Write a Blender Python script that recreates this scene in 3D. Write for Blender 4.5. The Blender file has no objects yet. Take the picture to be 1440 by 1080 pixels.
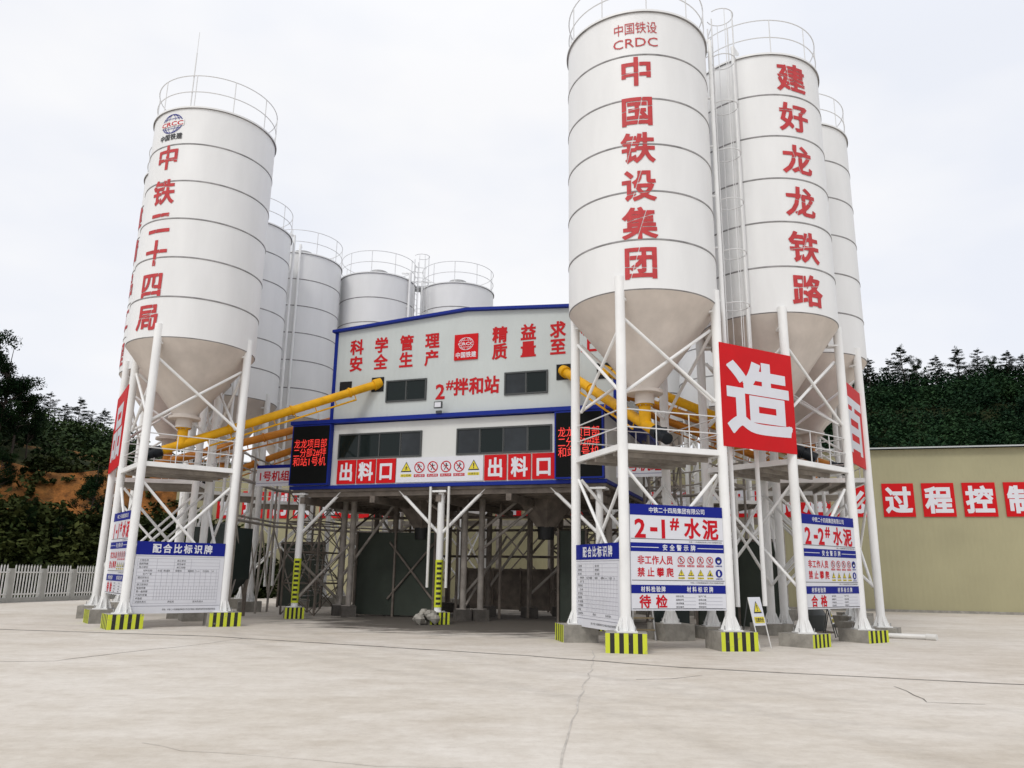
import bpy, bmesh, math, random
import numpy as np
from math import sin, cos, radians, pi, sqrt, atan2, hypot, tan
from mathutils import Vector, Matrix
from mathutils.geometry import delaunay_2d_cdt
random.seed(7)
rng = np.random.default_rng(11)
SC = bpy.context.scene
COL = SC.collection

# ------------------------------------------------------------------ camera
PITCH, ROLL = radians(13.5337), radians(0.8775)
cam_d = bpy.data.cameras.new("camera")
cam_d.sensor_fit = 'HORIZONTAL'; cam_d.sensor_width = 36.0
cam_d.lens = 1100.0 / 1440.0 * 36.0
cam_d.clip_start = 0.1; cam_d.clip_end = 2000.0
cam = bpy.data.objects.new("camera", cam_d); COL.objects.link(cam)
_F = Vector((0, cos(PITCH), sin(PITCH))); _U = Vector((0, -sin(PITCH), cos(PITCH))); _R = Vector((1, 0, 0))
_r = _R * cos(ROLL) + _U * sin(ROLL); _u = _U * cos(ROLL) - _R * sin(ROLL)
_m = Matrix.Identity(4)
for i in range(3):
    _m[i][0] = _r[i]; _m[i][1] = _u[i]; _m[i][2] = -_F[i]; _m[i][3] = (0, 0, 1.6)[i]
cam.matrix_world = _m
SC.camera = cam

# ------------------------------------------------------------------ sky, sun, exposure
SUN_EL, SUN_AZ = radians(46), radians(-150)       # azimuth from +Y, clockwise positive
w = bpy.data.worlds.new("World"); SC.world = w; w.use_nodes = True
nt = w.node_tree; nt.nodes.clear()
N = nt.nodes.new; L = nt.links.new
out = N('ShaderNodeOutputWorld'); bg = N('ShaderNodeBackground'); bg.inputs[1].default_value = 0.1
sky = N('ShaderNodeTexSky'); sky.sky_type = 'NISHITA'; sky.sun_disc = False
sky.sun_elevation = SUN_EL; sky.sun_rotation = SUN_AZ
tc = N('ShaderNodeTexCoord'); sep = N('ShaderNodeSeparateXYZ'); L(tc.outputs['Generated'], sep.inputs[0])
mp = N('ShaderNodeMapping'); mp.inputs['Scale'].default_value = (1, 1, 2.2); L(tc.outputs['Generated'], mp.inputs[0])
nz = N('ShaderNodeTexNoise'); nz.inputs['Scale'].default_value = 2.3; nz.inputs['Detail'].default_value = 4; nz.inputs['Roughness'].default_value = 0.5
L(mp.outputs[0], nz.inputs['Vector'])
cr = N('ShaderNodeValToRGB'); L(nz.outputs[0], cr.inputs[0])
cr.color_ramp.elements[0].position = 0.36; cr.color_ramp.elements[0].color = (0.79, 0.815, 0.88, 1)
cr.color_ramp.elements[1].position = 0.60; cr.color_ramp.elements[1].color = (0.90, 0.90, 0.915, 1)
mr = N('ShaderNodeMapRange'); L(sep.outputs[2], mr.inputs[0])
mr.inputs[1].default_value = 0.0; mr.inputs[2].default_value = 1.0; mr.inputs[3].default_value = 8.9; mr.inputs[4].default_value = 14.0
mr2 = N('ShaderNodeMapRange'); L(sep.outputs[2], mr2.inputs[0])   # overcast: brighter towards the zenith
mr2.inputs[1].default_value = 0.55; mr2.inputs[2].default_value = 1.0; mr2.inputs[3].default_value = 0.0; mr2.inputs[4].default_value = 2.0
ad = N('ShaderNodeMath'); ad.operation = 'ADD'; L(mr2.outputs[0], ad.inputs[0]); ad.inputs[1].default_value = 10.5
sc_ = N('ShaderNodeVectorMath'); sc_.operation = 'SCALE'; L(cr.outputs[0], sc_.inputs[0]); L(ad.outputs[0], sc_.inputs['Scale'])
mx = N('ShaderNodeMix'); mx.data_type = 'RGBA'; mx.inputs['Factor'].default_value = 0.95
L(sky.outputs[0], mx.inputs[6]); L(sc_.outputs[0], mx.inputs[7])
L(mx.outputs[2], bg.inputs[0]); L(bg.outputs[0], out.inputs[0])
sun_d = bpy.data.lights.new("sun", 'SUN'); sun_d.energy = 1.05; sun_d.angle = radians(16); sun_d.color = (1, 0.965, 0.91)
sun = bpy.data.objects.new("sun", sun_d); COL.objects.link(sun)
_dir = Vector((sin(SUN_AZ) * cos(SUN_EL), cos(SUN_AZ) * cos(SUN_EL), sin(SUN_EL)))
sun.rotation_euler = _dir.to_track_quat('Z', 'Y').to_euler()
SC.view_settings.view_transform = 'Standard'; SC.view_settings.look = 'None'
SC.view_settings.exposure = 0.08; SC.view_settings.gamma = 1.0
SC.view_settings.use_curve_mapping = False

# ------------------------------------------------------------------ materials
M = {}
def mat(name, col, rough=0.6, var=0.0, scale=2.0, metal=0.0, bump=0.0, bscale=20.0, col2=None, stretch=(1, 1, 1), spec=0.5, lo=.35, hi=.65):
    m = bpy.data.materials.new(name); m.use_nodes = True
    t = m.node_tree; b = t.nodes['Principled BSDF']
    b.inputs['Roughness'].default_value = rough; b.inputs['Metallic'].default_value = metal
    b.inputs['Specular IOR Level'].default_value = spec
    b.inputs['Base Color'].default_value = (*col, 1)
    tcn = t.nodes.new('ShaderNodeTexCoord')
    if var or col2:
        mpn = t.nodes.new('ShaderNodeMapping'); mpn.inputs['Scale'].default_value = stretch
        t.links.new(tcn.outputs['Object'], mpn.inputs[0])
        n = t.nodes.new('ShaderNodeTexNoise'); n.inputs['Scale'].default_value = scale; n.inputs['Detail'].default_value = 6; n.inputs['Roughness'].default_value = .6
        t.links.new(mpn.outputs[0], n.inputs['Vector'])
        r = t.nodes.new('ShaderNodeValToRGB'); t.links.new(n.outputs[0], r.inputs[0])
        c2 = col2 or tuple(c * (1 - var) for c in col)
        r.color_ramp.elements[0].position = lo; r.color_ramp.elements[0].color = (*c2, 1)
        r.color_ramp.elements[1].position = hi; r.color_ramp.elements[1].color = (*col, 1)
        t.links.new(r.outputs[0], b.inputs['Base Color'])
    if bump:
        n2 = t.nodes.new('ShaderNodeTexNoise'); n2.inputs['Scale'].default_value = bscale; n2.inputs['Detail'].default_value = 4
        t.links.new(tcn.outputs['Object'], n2.inputs['Vector'])
        bp = t.nodes.new('ShaderNodeBump'); bp.inputs['Strength'].default_value = bump; bp.inputs['Distance'].default_value = .02
        t.links.new(n2.outputs[0], bp.inputs['Height']); t.links.new(bp.outputs[0], b.inputs['Normal'])
    M[name] = m
    return m
mat('silo_paint', (.80, .80, .795), .45, var=.09, scale=1.1, stretch=(1, 1, .22), lo=.25, hi=.6, bump=.15, bscale=1.3)
mat('cone_shaded', (.67, .60, .54), .6, var=.16, scale=1.4)  # white cone paint darkened and browned: underside shading put into the colour
mat('seam_grey', (.33, .32, .32), .7, var=.45, scale=3)
mat('steel_white', (.87, .87, .86), .42, var=.13, scale=2.2, stretch=(1, 1, .35), lo=.3, hi=.6)
mat('steel_grime_shade', (.40, .36, .32), .7, var=.4, scale=2.5)  # whitish steel browned by grime plus under-plant shading put into the colour
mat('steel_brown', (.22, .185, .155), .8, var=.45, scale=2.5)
mat('rail_steel', (.66, .66, .66), .5)
mat('galv', (.45, .45, .45), .45, var=.25, scale=5, metal=.4)
mat('yellow_paint', (.80, .41, .006), .5, var=.22, scale=3.0, spec=.25)
mat('orange_paint', (.62, .22, .01), .5, var=.25, scale=3.0)
mat('hazard_yellow', (.58, .64, .03), .6, col2=(.30, .29, .18), scale=7, lo=.28, hi=.40)
mat('hazard_black', (.018, .017, .015), .7, col2=(.16, .15, .13), scale=7, lo=.28, hi=.40)
mat('rubber_black', (.014, .015, .016), .6, var=.3, scale=6)
mat('motor_dark', (.010, .013, .017), .5, spec=.25)
mat('sign_white', (.70, .71, .76), .35, var=.05, scale=1.5)
mat('sign_blue', (.004, .012, .22), .5, spec=.2)
mat('sign_red', (.60, .004, .008), .5, var=.10, scale=1.2, spec=.2)
mat('letter_red', (.50, .012, .016), .6, spec=.2)
mat('print_red', (.52, .004, .014), .6, spec=.2)
mat('paint_red', (.53, .036, .040), .6, var=.22, scale=6)
mat('ink_black', (.02, .02, .025), .6)
mat('ink_grey', (.30, .30, .36), .6)
mat('sign_yellow', (.72, .60, .03), .45)
mat('facade', (.56, .60, .59), .45, var=.06, scale=.7)
mat('facade_low', (.70, .71, .69), .45, var=.06, scale=.7)
mat('trim_blue', (.006, .022, .24), .5, spec=.2)
mat('glass_dark', (.008, .014, .014), .04, spec=.22)
mat('glass_sheen', (.030, .036, .042), .05, spec=.3, var=.4, scale=1.5)  # grey sheen on some panes put into the base colour
mat('frame_dark', (.05, .055, .055), .45)
mat('frame_grey', (.30, .31, .31), .45)
mat('opening', (.008, .008, .009), .9)
mat('led_panel', (.007, .008, .008), .7, var=.3, scale=60, spec=.1)
mat('footing', (.36, .34, .30), .85, var=.35, scale=4, bump=.3)
mat('footing_dark', (.12, .108, .095), .9, var=.4, scale=4)
mat('sheet_green', (.042, .054, .040), .75, var=.35, scale=.8)
mat('tank_green', (.018, .030, .027), .6, var=.3, scale=2)
mat('roof_grey', (.45, .47, .47), .55)
mat('bark', (.06, .045, .035), .9, var=.4, scale=8)
mat('pvc_white', (.75, .74, .71), .4, var=.1)
mat('picket', (.72, .72, .71), .5, var=.12)
mat('post_concrete', (.42, .42, .40), .85, var=.2)
mat('sack', (.72, .71, .68), .8, var=.15, scale=5)
mat('plywood', (.34, .27, .16), .75, var=.25, scale=3)
def led_mat():
    m = bpy.data.materials.new('led_red'); m.use_nodes = True
    b = m.node_tree.nodes['Principled BSDF']
    b.inputs['Base Color'].default_value = (.3, .01, .01, 1)
    b.inputs['Emission Color'].default_value = (1, .05, .035, 1); b.inputs['Emission Strength'].default_value = .85
    M['led_red'] = m
led_mat()
def leaf_mat(name, c1, c2):
    m = bpy.data.materials.new(name); m.use_nodes = True
    t = m.node_tree; b = t.nodes['Principled BSDF']; b.inputs['Roughness'].default_value = .75; b.inputs['Specular IOR Level'].default_value = .03
    tcn = t.nodes.new('ShaderNodeTexCoord'); n = t.nodes.new('ShaderNodeTexNoise'); n.inputs['Scale'].default_value = .42; n.inputs['Detail'].default_value = 8
    n.inputs['Roughness'].default_value = .75
    t.links.new(tcn.outputs['Object'], n.inputs['Vector'])
    r = t.nodes.new('ShaderNodeValToRGB'); t.links.new(n.outputs[0], r.inputs[0])
    r.color_ramp.elements[0].position = .38; r.color_ramp.elements[0].color = (*c1, 1)
    r.color_ramp.elements[1].position = .66; r.color_ramp.elements[1].color = (*c2, 1)
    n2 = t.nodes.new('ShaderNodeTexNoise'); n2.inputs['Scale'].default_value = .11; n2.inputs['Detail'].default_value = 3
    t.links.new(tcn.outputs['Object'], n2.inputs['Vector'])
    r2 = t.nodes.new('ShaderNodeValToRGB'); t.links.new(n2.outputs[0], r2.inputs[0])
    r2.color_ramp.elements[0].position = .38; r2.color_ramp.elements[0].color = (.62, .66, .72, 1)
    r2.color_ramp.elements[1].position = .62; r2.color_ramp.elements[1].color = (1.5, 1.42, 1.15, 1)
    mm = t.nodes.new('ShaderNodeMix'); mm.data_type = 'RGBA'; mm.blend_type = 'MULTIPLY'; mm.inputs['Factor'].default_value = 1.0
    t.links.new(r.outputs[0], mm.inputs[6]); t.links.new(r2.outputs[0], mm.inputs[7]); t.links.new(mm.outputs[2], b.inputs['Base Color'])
    M[name] = m
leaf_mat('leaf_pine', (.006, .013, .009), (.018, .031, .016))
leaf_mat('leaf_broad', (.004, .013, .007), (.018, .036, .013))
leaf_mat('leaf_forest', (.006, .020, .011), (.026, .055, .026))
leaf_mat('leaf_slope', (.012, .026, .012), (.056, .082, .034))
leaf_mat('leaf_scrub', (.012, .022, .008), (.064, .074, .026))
def ribbed(name, col, period, axis=0, depth=.5):
    m = bpy.data.materials.new(name); m.use_nodes = True
    t = m.node_tree; b = t.nodes['Principled BSDF']; b.inputs['Roughness'].default_value = .5
    tcn = t.nodes.new('ShaderNodeTexCoord')
    wv = t.nodes.new('ShaderNodeTexWave'); wv.wave_type = 'BANDS'; wv.bands_direction = 'XYZ'[axis]; wv.wave_profile = 'SIN'
    wv.inputs['Scale'].default_value = 2 * pi / (20 * period); t.links.new(tcn.outputs['Object'], wv.inputs['Vector'])
    bp = t.nodes.new('ShaderNodeBump'); bp.inputs['Strength'].default_value = depth; bp.inputs['Distance'].default_value = .03
    t.links.new(wv.outputs['Fac'], bp.inputs['Height']); t.links.new(bp.outputs[0], b.inputs['Normal'])
    n = t.nodes.new('ShaderNodeTexNoise'); n.inputs['Scale'].default_value = .35; n.inputs['Detail'].default_value = 6
    t.links.new(tcn.outputs['Object'], n.inputs['Vector'])
    r = t.nodes.new('ShaderNodeValToRGB'); t.links.new(n.outputs[0], r.inputs[0])
    r.color_ramp.elements[0].position = .3; r.color_ramp.elements[0].color = (*[c * .86 for c in col], 1)
    r.color_ramp.elements[1].position = .65; r.color_ramp.elements[1].color = (*col, 1)
    t.links.new(r.outputs[0], b.inputs['Base Color'])
    M[name] = m
M['facade'] = None; M['facade_low'] = None
ribbed('facade', (.56, .60, .59), .19, depth=.10)
ribbed('facade_low', (.70, .71, .69), .19, depth=.08)
ribbed('shed_beige', (.39, .36, .215), .25, depth=.22)

# ground concrete: mottled, streaked slab with a damp patch before the mixer bay
def ground_mat():
    m = bpy.data.materials.new('yard_concrete'); m.use_nodes = True
    t = m.node_tree; b = t.nodes['Principled BSDF']; nn = t.nodes.new; ll = t.links.new
    tcn = nn('ShaderNodeTexCoord')
    def noise(scale, stretch, detail=6, rough=.6):
        mpn = nn('ShaderNodeMapping'); mpn.inputs['Scale'].default_value = stretch; ll(tcn.outputs['Object'], mpn.inputs[0])
        n = nn('ShaderNodeTexNoise'); n.inputs['Scale'].default_value = scale; n.inputs['Detail'].default_value = detail; n.inputs['Roughness'].default_value = rough
        ll(mpn.outputs[0], n.inputs['Vector']); return n.outputs[0]
    def ramp(src, p0, c0, p1, c1):
        r = nn('ShaderNodeValToRGB'); ll(src, r.inputs[0])
        r.color_ramp.elements[0].position = p0; r.color_ramp.elements[0].color = (*c0, 1)
        r.color_ramp.elements[1].position = p1; r.color_ramp.elements[1].color = (*c1, 1); return r.outputs[0]
    def mixc(a, bb, fac, mode='MIX'):
        x = nn('ShaderNodeMix'); x.data_type = 'RGBA'; x.blend_type = mode
        ll(a, x.inputs[6]); ll(bb, x.inputs[7])
        if isinstance(fac, float): x.inputs['Factor'].default_value = fac
        else: ll(fac, x.inputs['Factor'])
        return x.outputs[2]
    base = ramp(noise(.22, (1, 1, 1), 5), .35, (.59, .54, .47), .65, (.69, .65, .595))
    blot = ramp(noise(1.3, (1, 1.6, 1), 8, .7), .35, (.84, .82, .79), .6, (1, 1, 1))
    c = mixc(base, blot, .75, 'MULTIPLY')
    stk = ramp(noise(.8, (.5, 1.2, 1), 9, .72), .30, (.80, .765, .72), .50, (1, 1, 1))
    c = mixc(c, stk, .6, 'MULTIPLY')
    gr = ramp(noise(7, (1, 1, 1), 9, .8), .36, (.84, .82, .80), .56, (1, 1, 1))
    c = mixc(c, gr, .6, 'MULTIPLY')
    spk = ramp(noise(26, (1, 1, 1), 3), .26, (.7, .68, .65), .36, (1, 1, 1))
    c = mixc(c, spk, .6, 'MULTIPLY')
    for (ax, ay, r0) in ((14, 30, 21.0), (14, 30, 22.9), (-16, 2, 19.0), (-16, 2, 20.8)):     # worn tyre arcs
        sub = nn('ShaderNodeVectorMath'); sub.operation = 'DISTANCE'; ll(tcn.outputs['Object'], sub.inputs[0]); sub.inputs[1].default_value = (ax, ay, 0)
        d1 = nn('ShaderNodeMath'); d1.operation = 'SUBTRACT'; ll(sub.outputs['Value'], d1.inputs[0]); d1.inputs[1].default_value = r0
        d2 = nn('ShaderNodeMath'); d2.operation = 'ABSOLUTE'; ll(d1.outputs[0], d2.inputs[0])
        d3 = nn('ShaderNodeMath'); d3.operation = 'MULTIPLY_ADD'; ll(noise(2.2, (1, 1, 1), 6, .7), d3.inputs[0]); d3.inputs[1].default_value = .9; ll(d2.outputs[0], d3.inputs[2])
        mrr = nn('ShaderNodeMapRange'); ll(d3.outputs[0], mrr.inputs[0]); mrr.inputs[1].default_value = .38; mrr.inputs[2].default_value = .72; mrr.inputs[3].default_value = .20; mrr.inputs[4].default_value = 0
        tk = nn('ShaderNodeRGB'); tk.outputs[0].default_value = (.33, .30, .265, 1); c = mixc(c, tk.outputs[0], mrr.outputs[0])
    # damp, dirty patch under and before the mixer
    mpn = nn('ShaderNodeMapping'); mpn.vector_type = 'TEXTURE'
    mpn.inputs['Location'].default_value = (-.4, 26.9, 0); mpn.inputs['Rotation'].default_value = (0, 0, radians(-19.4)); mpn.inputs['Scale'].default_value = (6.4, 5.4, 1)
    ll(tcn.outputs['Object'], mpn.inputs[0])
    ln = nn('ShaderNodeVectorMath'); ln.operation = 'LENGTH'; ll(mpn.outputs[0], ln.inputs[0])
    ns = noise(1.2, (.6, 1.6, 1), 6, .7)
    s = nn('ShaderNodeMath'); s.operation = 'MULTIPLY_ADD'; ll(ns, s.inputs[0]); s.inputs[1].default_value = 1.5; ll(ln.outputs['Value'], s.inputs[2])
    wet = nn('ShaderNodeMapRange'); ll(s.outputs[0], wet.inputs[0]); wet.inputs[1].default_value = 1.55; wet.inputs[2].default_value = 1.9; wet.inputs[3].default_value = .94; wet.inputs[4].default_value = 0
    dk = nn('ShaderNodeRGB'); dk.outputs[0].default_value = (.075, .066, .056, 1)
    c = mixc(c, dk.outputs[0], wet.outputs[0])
    ll(c, b.inputs['Base Color'])
    b.inputs['Roughness'].default_value = .85; b.inputs['Specular IOR Level'].default_value = .25
    bp = nn('ShaderNodeBump'); bp.inputs['Strength'].default_value = .25; bp.inputs['Distance'].default_value = .01
    ll(noise(14, (1, 1, 1), 6), bp.inputs['Height']); ll(bp.outputs[0], b.inputs['Normal'])
    M['yard_concrete'] = m
ground_mat()
def hill_mat():
    m = bpy.data.materials.new('hillside_earth'); m.use_nodes = True
    t = m.node_tree; b = t.nodes['Principled BSDF']; nn = t.nodes.new; ll = t.links.new
    b.inputs['Roughness'].default_value = .95; b.inputs['Specular IOR Level'].default_value = .1
    tcn = nn('ShaderNodeTexCoord'); n = nn('ShaderNodeTexNoise'); n.inputs['Scale'].default_value = .35; n.inputs['Detail'].default_value = 8; n.inputs['Roughness'].default_value = .7
    ll(tcn.outputs['Object'], n.inputs['Vector'])
    r = nn('ShaderNodeValToRGB'); ll(n.outputs[0], r.inputs[0])
    r.color_ramp.elements[0].position = .35; r.color_ramp.elements[0].color = (.018, .026, .012, 1)
    r.color_ramp.elements[1].position = .68; r.color_ramp.elements[1].color = (.05, .055, .022, 1)
    nb = nn('ShaderNodeTexNoise'); nb.inputs['Scale'].default_value = 1.3; nb.inputs['Detail'].default_value = 10; nb.inputs['Roughness'].default_value = .8; ll(tcn.outputs['Object'], nb.inputs['Vector'])
    r2 = nn('ShaderNodeValToRGB'); ll(nb.outputs[0], r2.inputs[0])
    r2.color_ramp.elements[0].position = .38; r2.color_ramp.elements[0].color = (.12, .05, .020, 1)
    r2.color_ramp.elements[1].position = .62; r2.color_ramp.elements[1].color = (.44, .17, .045, 1)
    at = nn('ShaderNodeAttribute'); at.attribute_name = 'cut'
    x = nn('ShaderNodeMix'); x.data_type = 'RGBA'; ll(at.outputs['Fac'], x.inputs['Factor']); ll(r.outputs[0], x.inputs[6]); ll(r2.outputs[0], x.inputs[7])
    ll(x.outputs[2], b.inputs['Base Color'])
    bp = nn('ShaderNodeBump'); bp.inputs['Strength'].default_value = .8; bp.inputs['Distance'].default_value = .3
    ll(n.outputs[0], bp.inputs['Height']); ll(bp.outputs[0], b.inputs['Normal'])
    M['hillside_earth'] = m
hill_mat()

# ------------------------------------------------------------------ mesh helpers
class MB:
    """collects shapes in world coordinates and links them as ONE mesh object"""
    def __init__(s): s.v = []; s.f = []; s.m = []; s.names = []; s.sm = []
    def mi(s, name):
        if name not in s.names: s.names.append(name)
        return s.names.index(name)
    def add(s, vs, fs, name, smooth=False):
        o = len(s.v); k = s.mi(name)
        s.v += [tuple(p) for p in vs]
        for f in fs: s.f.append([i + o for i in f]); s.m.append(k); s.sm.append(smooth)
    def quad(s, a, b, c, d, name): s.add([a, b, c, d], [(0, 1, 2, 3)], name)
    def box(s, c, size, name, ex=(1, 0, 0), ey=None):
        ex = Vector(ex).normalized(); ez = Vector((0, 0, 1)); ey = ez.cross(ex) if ey is None else Vector(ey)
        if abs(ex.z) > 1e-6: ez = ex.cross(ey)
        c = Vector(c); hx, hy, hz = [x / 2 for x in size]
        vs = [c + ex * (hx * i) + ey * (hy * j) + ez * (hz * k) for k in (-1, 1) for j in (-1, 1) for i in (-1, 1)]
        s.add(vs, [(0, 2, 3, 1), (4, 5, 7, 6), (0, 1, 5, 4), (2, 6, 7, 3), (0, 4, 6, 2), (1, 3, 7, 5)], name)
    def tube(s, p0, p1, r, name, r1=None, n=10, cap=True):
        p0, p1 = Vector(p0), Vector(p1); d = (p1 - p0).normalized(); r1 = r if r1 is None else r1
        a = d.orthogonal().normalized() if abs(d.z) < .999 else Vector((1, 0, 0)); b = d.cross(a)
        vs = []
        for p, rr in ((p0, r), (p1, r1)):
            vs += [p + (a * cos(2 * pi * i / n) + b * sin(2 * pi * i / n)) * rr for i in range(n)]
        s.add(vs, [(i, (i + 1) % n, n + (i + 1) % n, n + i) for i in range(n)], name, True)
        if cap:
            s.add(vs[:n], [tuple(range(n))[::-1]], name); s.add(vs[n:], [tuple(range(n))], name)
    def path(s, pts, r, name, n=8):
        for a, b in zip(pts[:-1], pts[1:]): s.tube(a, b, r, name, n=n)
    def lathe(s, c, prof, name, n=64, close=False):
        """prof: list of (radius, z) or (radius, z, material)"""
        c = Vector(c); k = len(prof); vs = []
        for p in prof: vs += [c + Vector((p[0] * cos(2 * pi * i / n), p[0] * sin(2 * pi * i / n), p[1])) for i in range(n)]
        o = len(s.v); s.v += [tuple(p) for p in vs]
        for j in range(k - 1):
            nm = prof[j][2] if len(prof[j]) > 2 else name; q = s.mi(nm)
            for i in range(n):
                s.f.append([o + j * n + i, o + j * n + (i + 1) % n, o + (j + 1) * n + (i + 1) % n, o + (j + 1) * n + i]); s.m.append(q); s.sm.append(True)
    def hoop(s, c, R, r, name, n=48, a0=0, a1=2 * pi, k=6):
        c = Vector(c); full = abs(a1 - a0) > 6.28; q = n if full else n + 1
        vs = []
        for i in range(q):
            t = a0 + (a1 - a0) * i / n
            for j in range(k):
                u = 2 * pi * j / k
                vs.append(c + Vector(((R + r * cos(u)) * cos(t), (R + r * cos(u)) * sin(t), r * sin(u))))
        fs = []
        for i in range(n):
            i2 = (i + 1) % q
            for j in range(k): fs.append((i * k + j, i2 * k + j, i2 * k + (j + 1) % k, i * k + (j + 1) % k))
        s.add(vs, fs, name, True)
    def build(s, name, parent=None, label=None):
        if not s.v: return None
        o0 = Vector((0, 0, 0))
        if parent is not None:
            q = parent
            while q is not None: o0 += Vector(q.location); q = q.parent
        me = bpy.data.meshes.new(name)
        me.from_pydata([tuple(Vector(p) - o0) for p in s.v], [], s.f)
        for nm in s.names: me.materials.append(M[nm])
        me.polygons.foreach_set('material_index', s.m); me.polygons.foreach_set('use_smooth', s.sm)
        me.update()
        if any(s.sm): me.set_sharp_from_angle(angle=radians(38))
        o = bpy.data.objects.new(name, me); COL.objects.link(o)
        if parent is not None: o.parent = parent
        if label: o['label'] = label
        return o
def tag(o, label=None, cat=None, group=None, kind=None):
    if label: o['label'] = label
    if cat: o['category'] = cat
    if group: o['group'] = group
    if kind: o['kind'] = kind
    return o
def thing(name, loc, label, cat, group=None):
    o = bpy.data.objects.new(name, None); COL.objects.link(o); o.location = loc; o.empty_display_size = .3
    return tag(o, label, cat, group)
def copy_tree(o, parent=None):
    c = o.copy(); COL.objects.link(c)
    if parent is not None: c.parent = parent
    for ch in [x for x in o.children]: copy_tree(ch, c)
    return c

# ------------------------------------------------------------------ lettering
_tc = {}
_cu = bpy.data.curves.new('glyph_source', 'FONT')
_to = bpy.data.objects.new('glyph_source', _cu); COL.objects.link(_to)
def embolden(vs, fs, b):
    """thicken a filled outline: union (by constrained triangulation) of its faces and a stroke along its rim"""
    cnt = {}
    for f in fs:
        for i, j in zip(f, f[1:] + f[:1]): k = (min(i, j), max(i, j)); cnt[k] = cnt.get(k, 0) + 1
    V = np.asarray(vs, float); rim = [k for k, c in cnt.items() if c == 1]
    pts = [tuple(p) for p in V]; E = []; Rc = []; nb = {}
    for i, j in rim: nb.setdefault(i, []).append(j); nb.setdefault(j, []).append(i)
    def ext(i, j):
        """how far the stroke runs on past vertex i of edge i-j: full at sharp corners, none on smooth curves"""
        o = [k for k in nb[i] if k != j]
        if not o: return b
        u, v = V[i] - V[j], V[o[0]] - V[i]; t = abs(np.arctan2(u[0] * v[1] - u[1] * v[0], u @ v))
        return b * min(.9, np.tan(min(t, 1.5) / 2))
    for i, j in rim:
        p, q = V[i], V[j]; d = q - p; l = np.hypot(*d)
        if l < 1e-6: continue
        d = d / l; n = np.array((-d[1], d[0])) * b; ep, eq = ext(i, j), ext(j, i); p, q = p - d * ep, q + d * eq; o = len(pts)
        pts += [tuple(p - n), tuple(q - n), tuple(q + n), tuple(p + n)]
        E += [(o, o + 1), (o + 1, o + 2), (o + 2, o + 3), (o + 3, o), (i, j)]
        Rc.append((*((p + q) / 2), *d, (l + ep + eq) / 2))
    r = delaunay_2d_cdt([Vector(p) for p in pts], E, [], 0, 1e-5)
    W_ = np.array([tuple(v) for v in r[0]]); T = np.array([f for f in r[2] if len(f) == 3]); c = W_[T].mean(1)
    keep = np.zeros(len(c), bool)
    for mx_, my_, dx, dy_, hl in Rc:
        x, y = c[:, 0] - mx_, c[:, 1] - my_; keep |= (np.abs(x * dx + y * dy_) < hl) & (np.abs(x * dy_ - y * dx) < b)
    for f in fs:
        g = V[list(f)]
        for k in range(1, len(g) - 1):
            A, B, C = g[0], g[k], g[k + 1]
            s1, s2, s3 = [(Q[0] - P_[0]) * (c[:, 1] - P_[1]) - (Q[1] - P_[1]) * (c[:, 0] - P_[0]) for P_, Q in ((A, B), (B, C), (C, A))]
            keep |= ((s1 > 0) & (s2 > 0) & (s3 > 0)) | ((s1 < 0) & (s2 < 0) & (s3 < 0))
    return W_, [tuple(int(i) for i in f) for f in T[keep]]
def glyphs(txt, bold=.016, res=3):
    """2-D triangulated outline of a string in em units"""
    bold = 0 if bold < .015 else bold
    k = (txt, bold, res)
    if k not in _tc:
        _cu.body = txt; _cu.offset = 0; _cu.resolution_u = res; _cu.fill_mode = 'FRONT'
        bpy.context.view_layer.update()
        ev = _to.evaluated_get(bpy.context.evaluated_depsgraph_get()); me = ev.to_mesh()
        vs = np.array([v.co[:2] for v in me.vertices]); fs = [tuple(p.vertices) for p in me.polygons]
        ev.to_mesh_clear(); _tc[k] = embolden(vs, fs, bold * .75) if bold else (vs, fs)
    return _tc[k]
def cjk(mb, face, ch, x, y, wd, ht, lift, name, bold=.03, res=3):
    """one CJK character whose em square is fitted to wd x ht, centred on (x, y)"""
    vs, fs = glyphs(ch, bold, res)
    mb.add([face(x + (p[0] - .5) * wd * 1.06, y + (p[1] - .38) * ht * 1.06, lift) for p in vs], fs, name)
def line(mb, face, txt, x, y, ht, lift, name, width=None, bold=.02, align='c', res=2):
    """a whole line of text, em height ht, optional fitted width; (x, y) is its centre or left middle"""
    vs, fs = glyphs(txt, bold, res)
    x0, x1 = vs[:, 0].min(), vs[:, 0].max()
    sx = (width / (x1 - x0)) if width else ht
    off = {'c': (x0 + x1) / 2, 'l': x0}[align]
    mb.add([face(x + (p[0] - off) * sx, y + (p[1] - .38) * ht, lift) for p in vs], fs, name)
def spaced(mb, face, txt, x0, x1, y, cw, chh, lift, name, bold=.03, res=3):
    n = len(txt)
    for i, ch in enumerate(txt):
        cjk(mb, face, ch, x0 + (x1 - x0) * (i / (n - 1) if n > 1 else .5), y, cw, chh, lift, name, bold, res)
def rect(mb, face, x, y, wd, ht, lift, name):
    mb.quad(face(x, y, lift), face(x + wd, y, lift), face(x + wd, y + ht, lift), face(x, y + ht, lift), name)
def poly(mb, face, pts, lift, name): mb.add([face(a, b, lift) for a, b in pts], [tuple(range(len(pts)))], name)
def disc(mb, face, x, y, r, lift, name, n=28, ry=None):
    poly(mb, face, [(x + r * cos(2 * pi * i / n), y + (ry or r) * sin(2 * pi * i / n)) for i in range(n)], lift, name)
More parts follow.
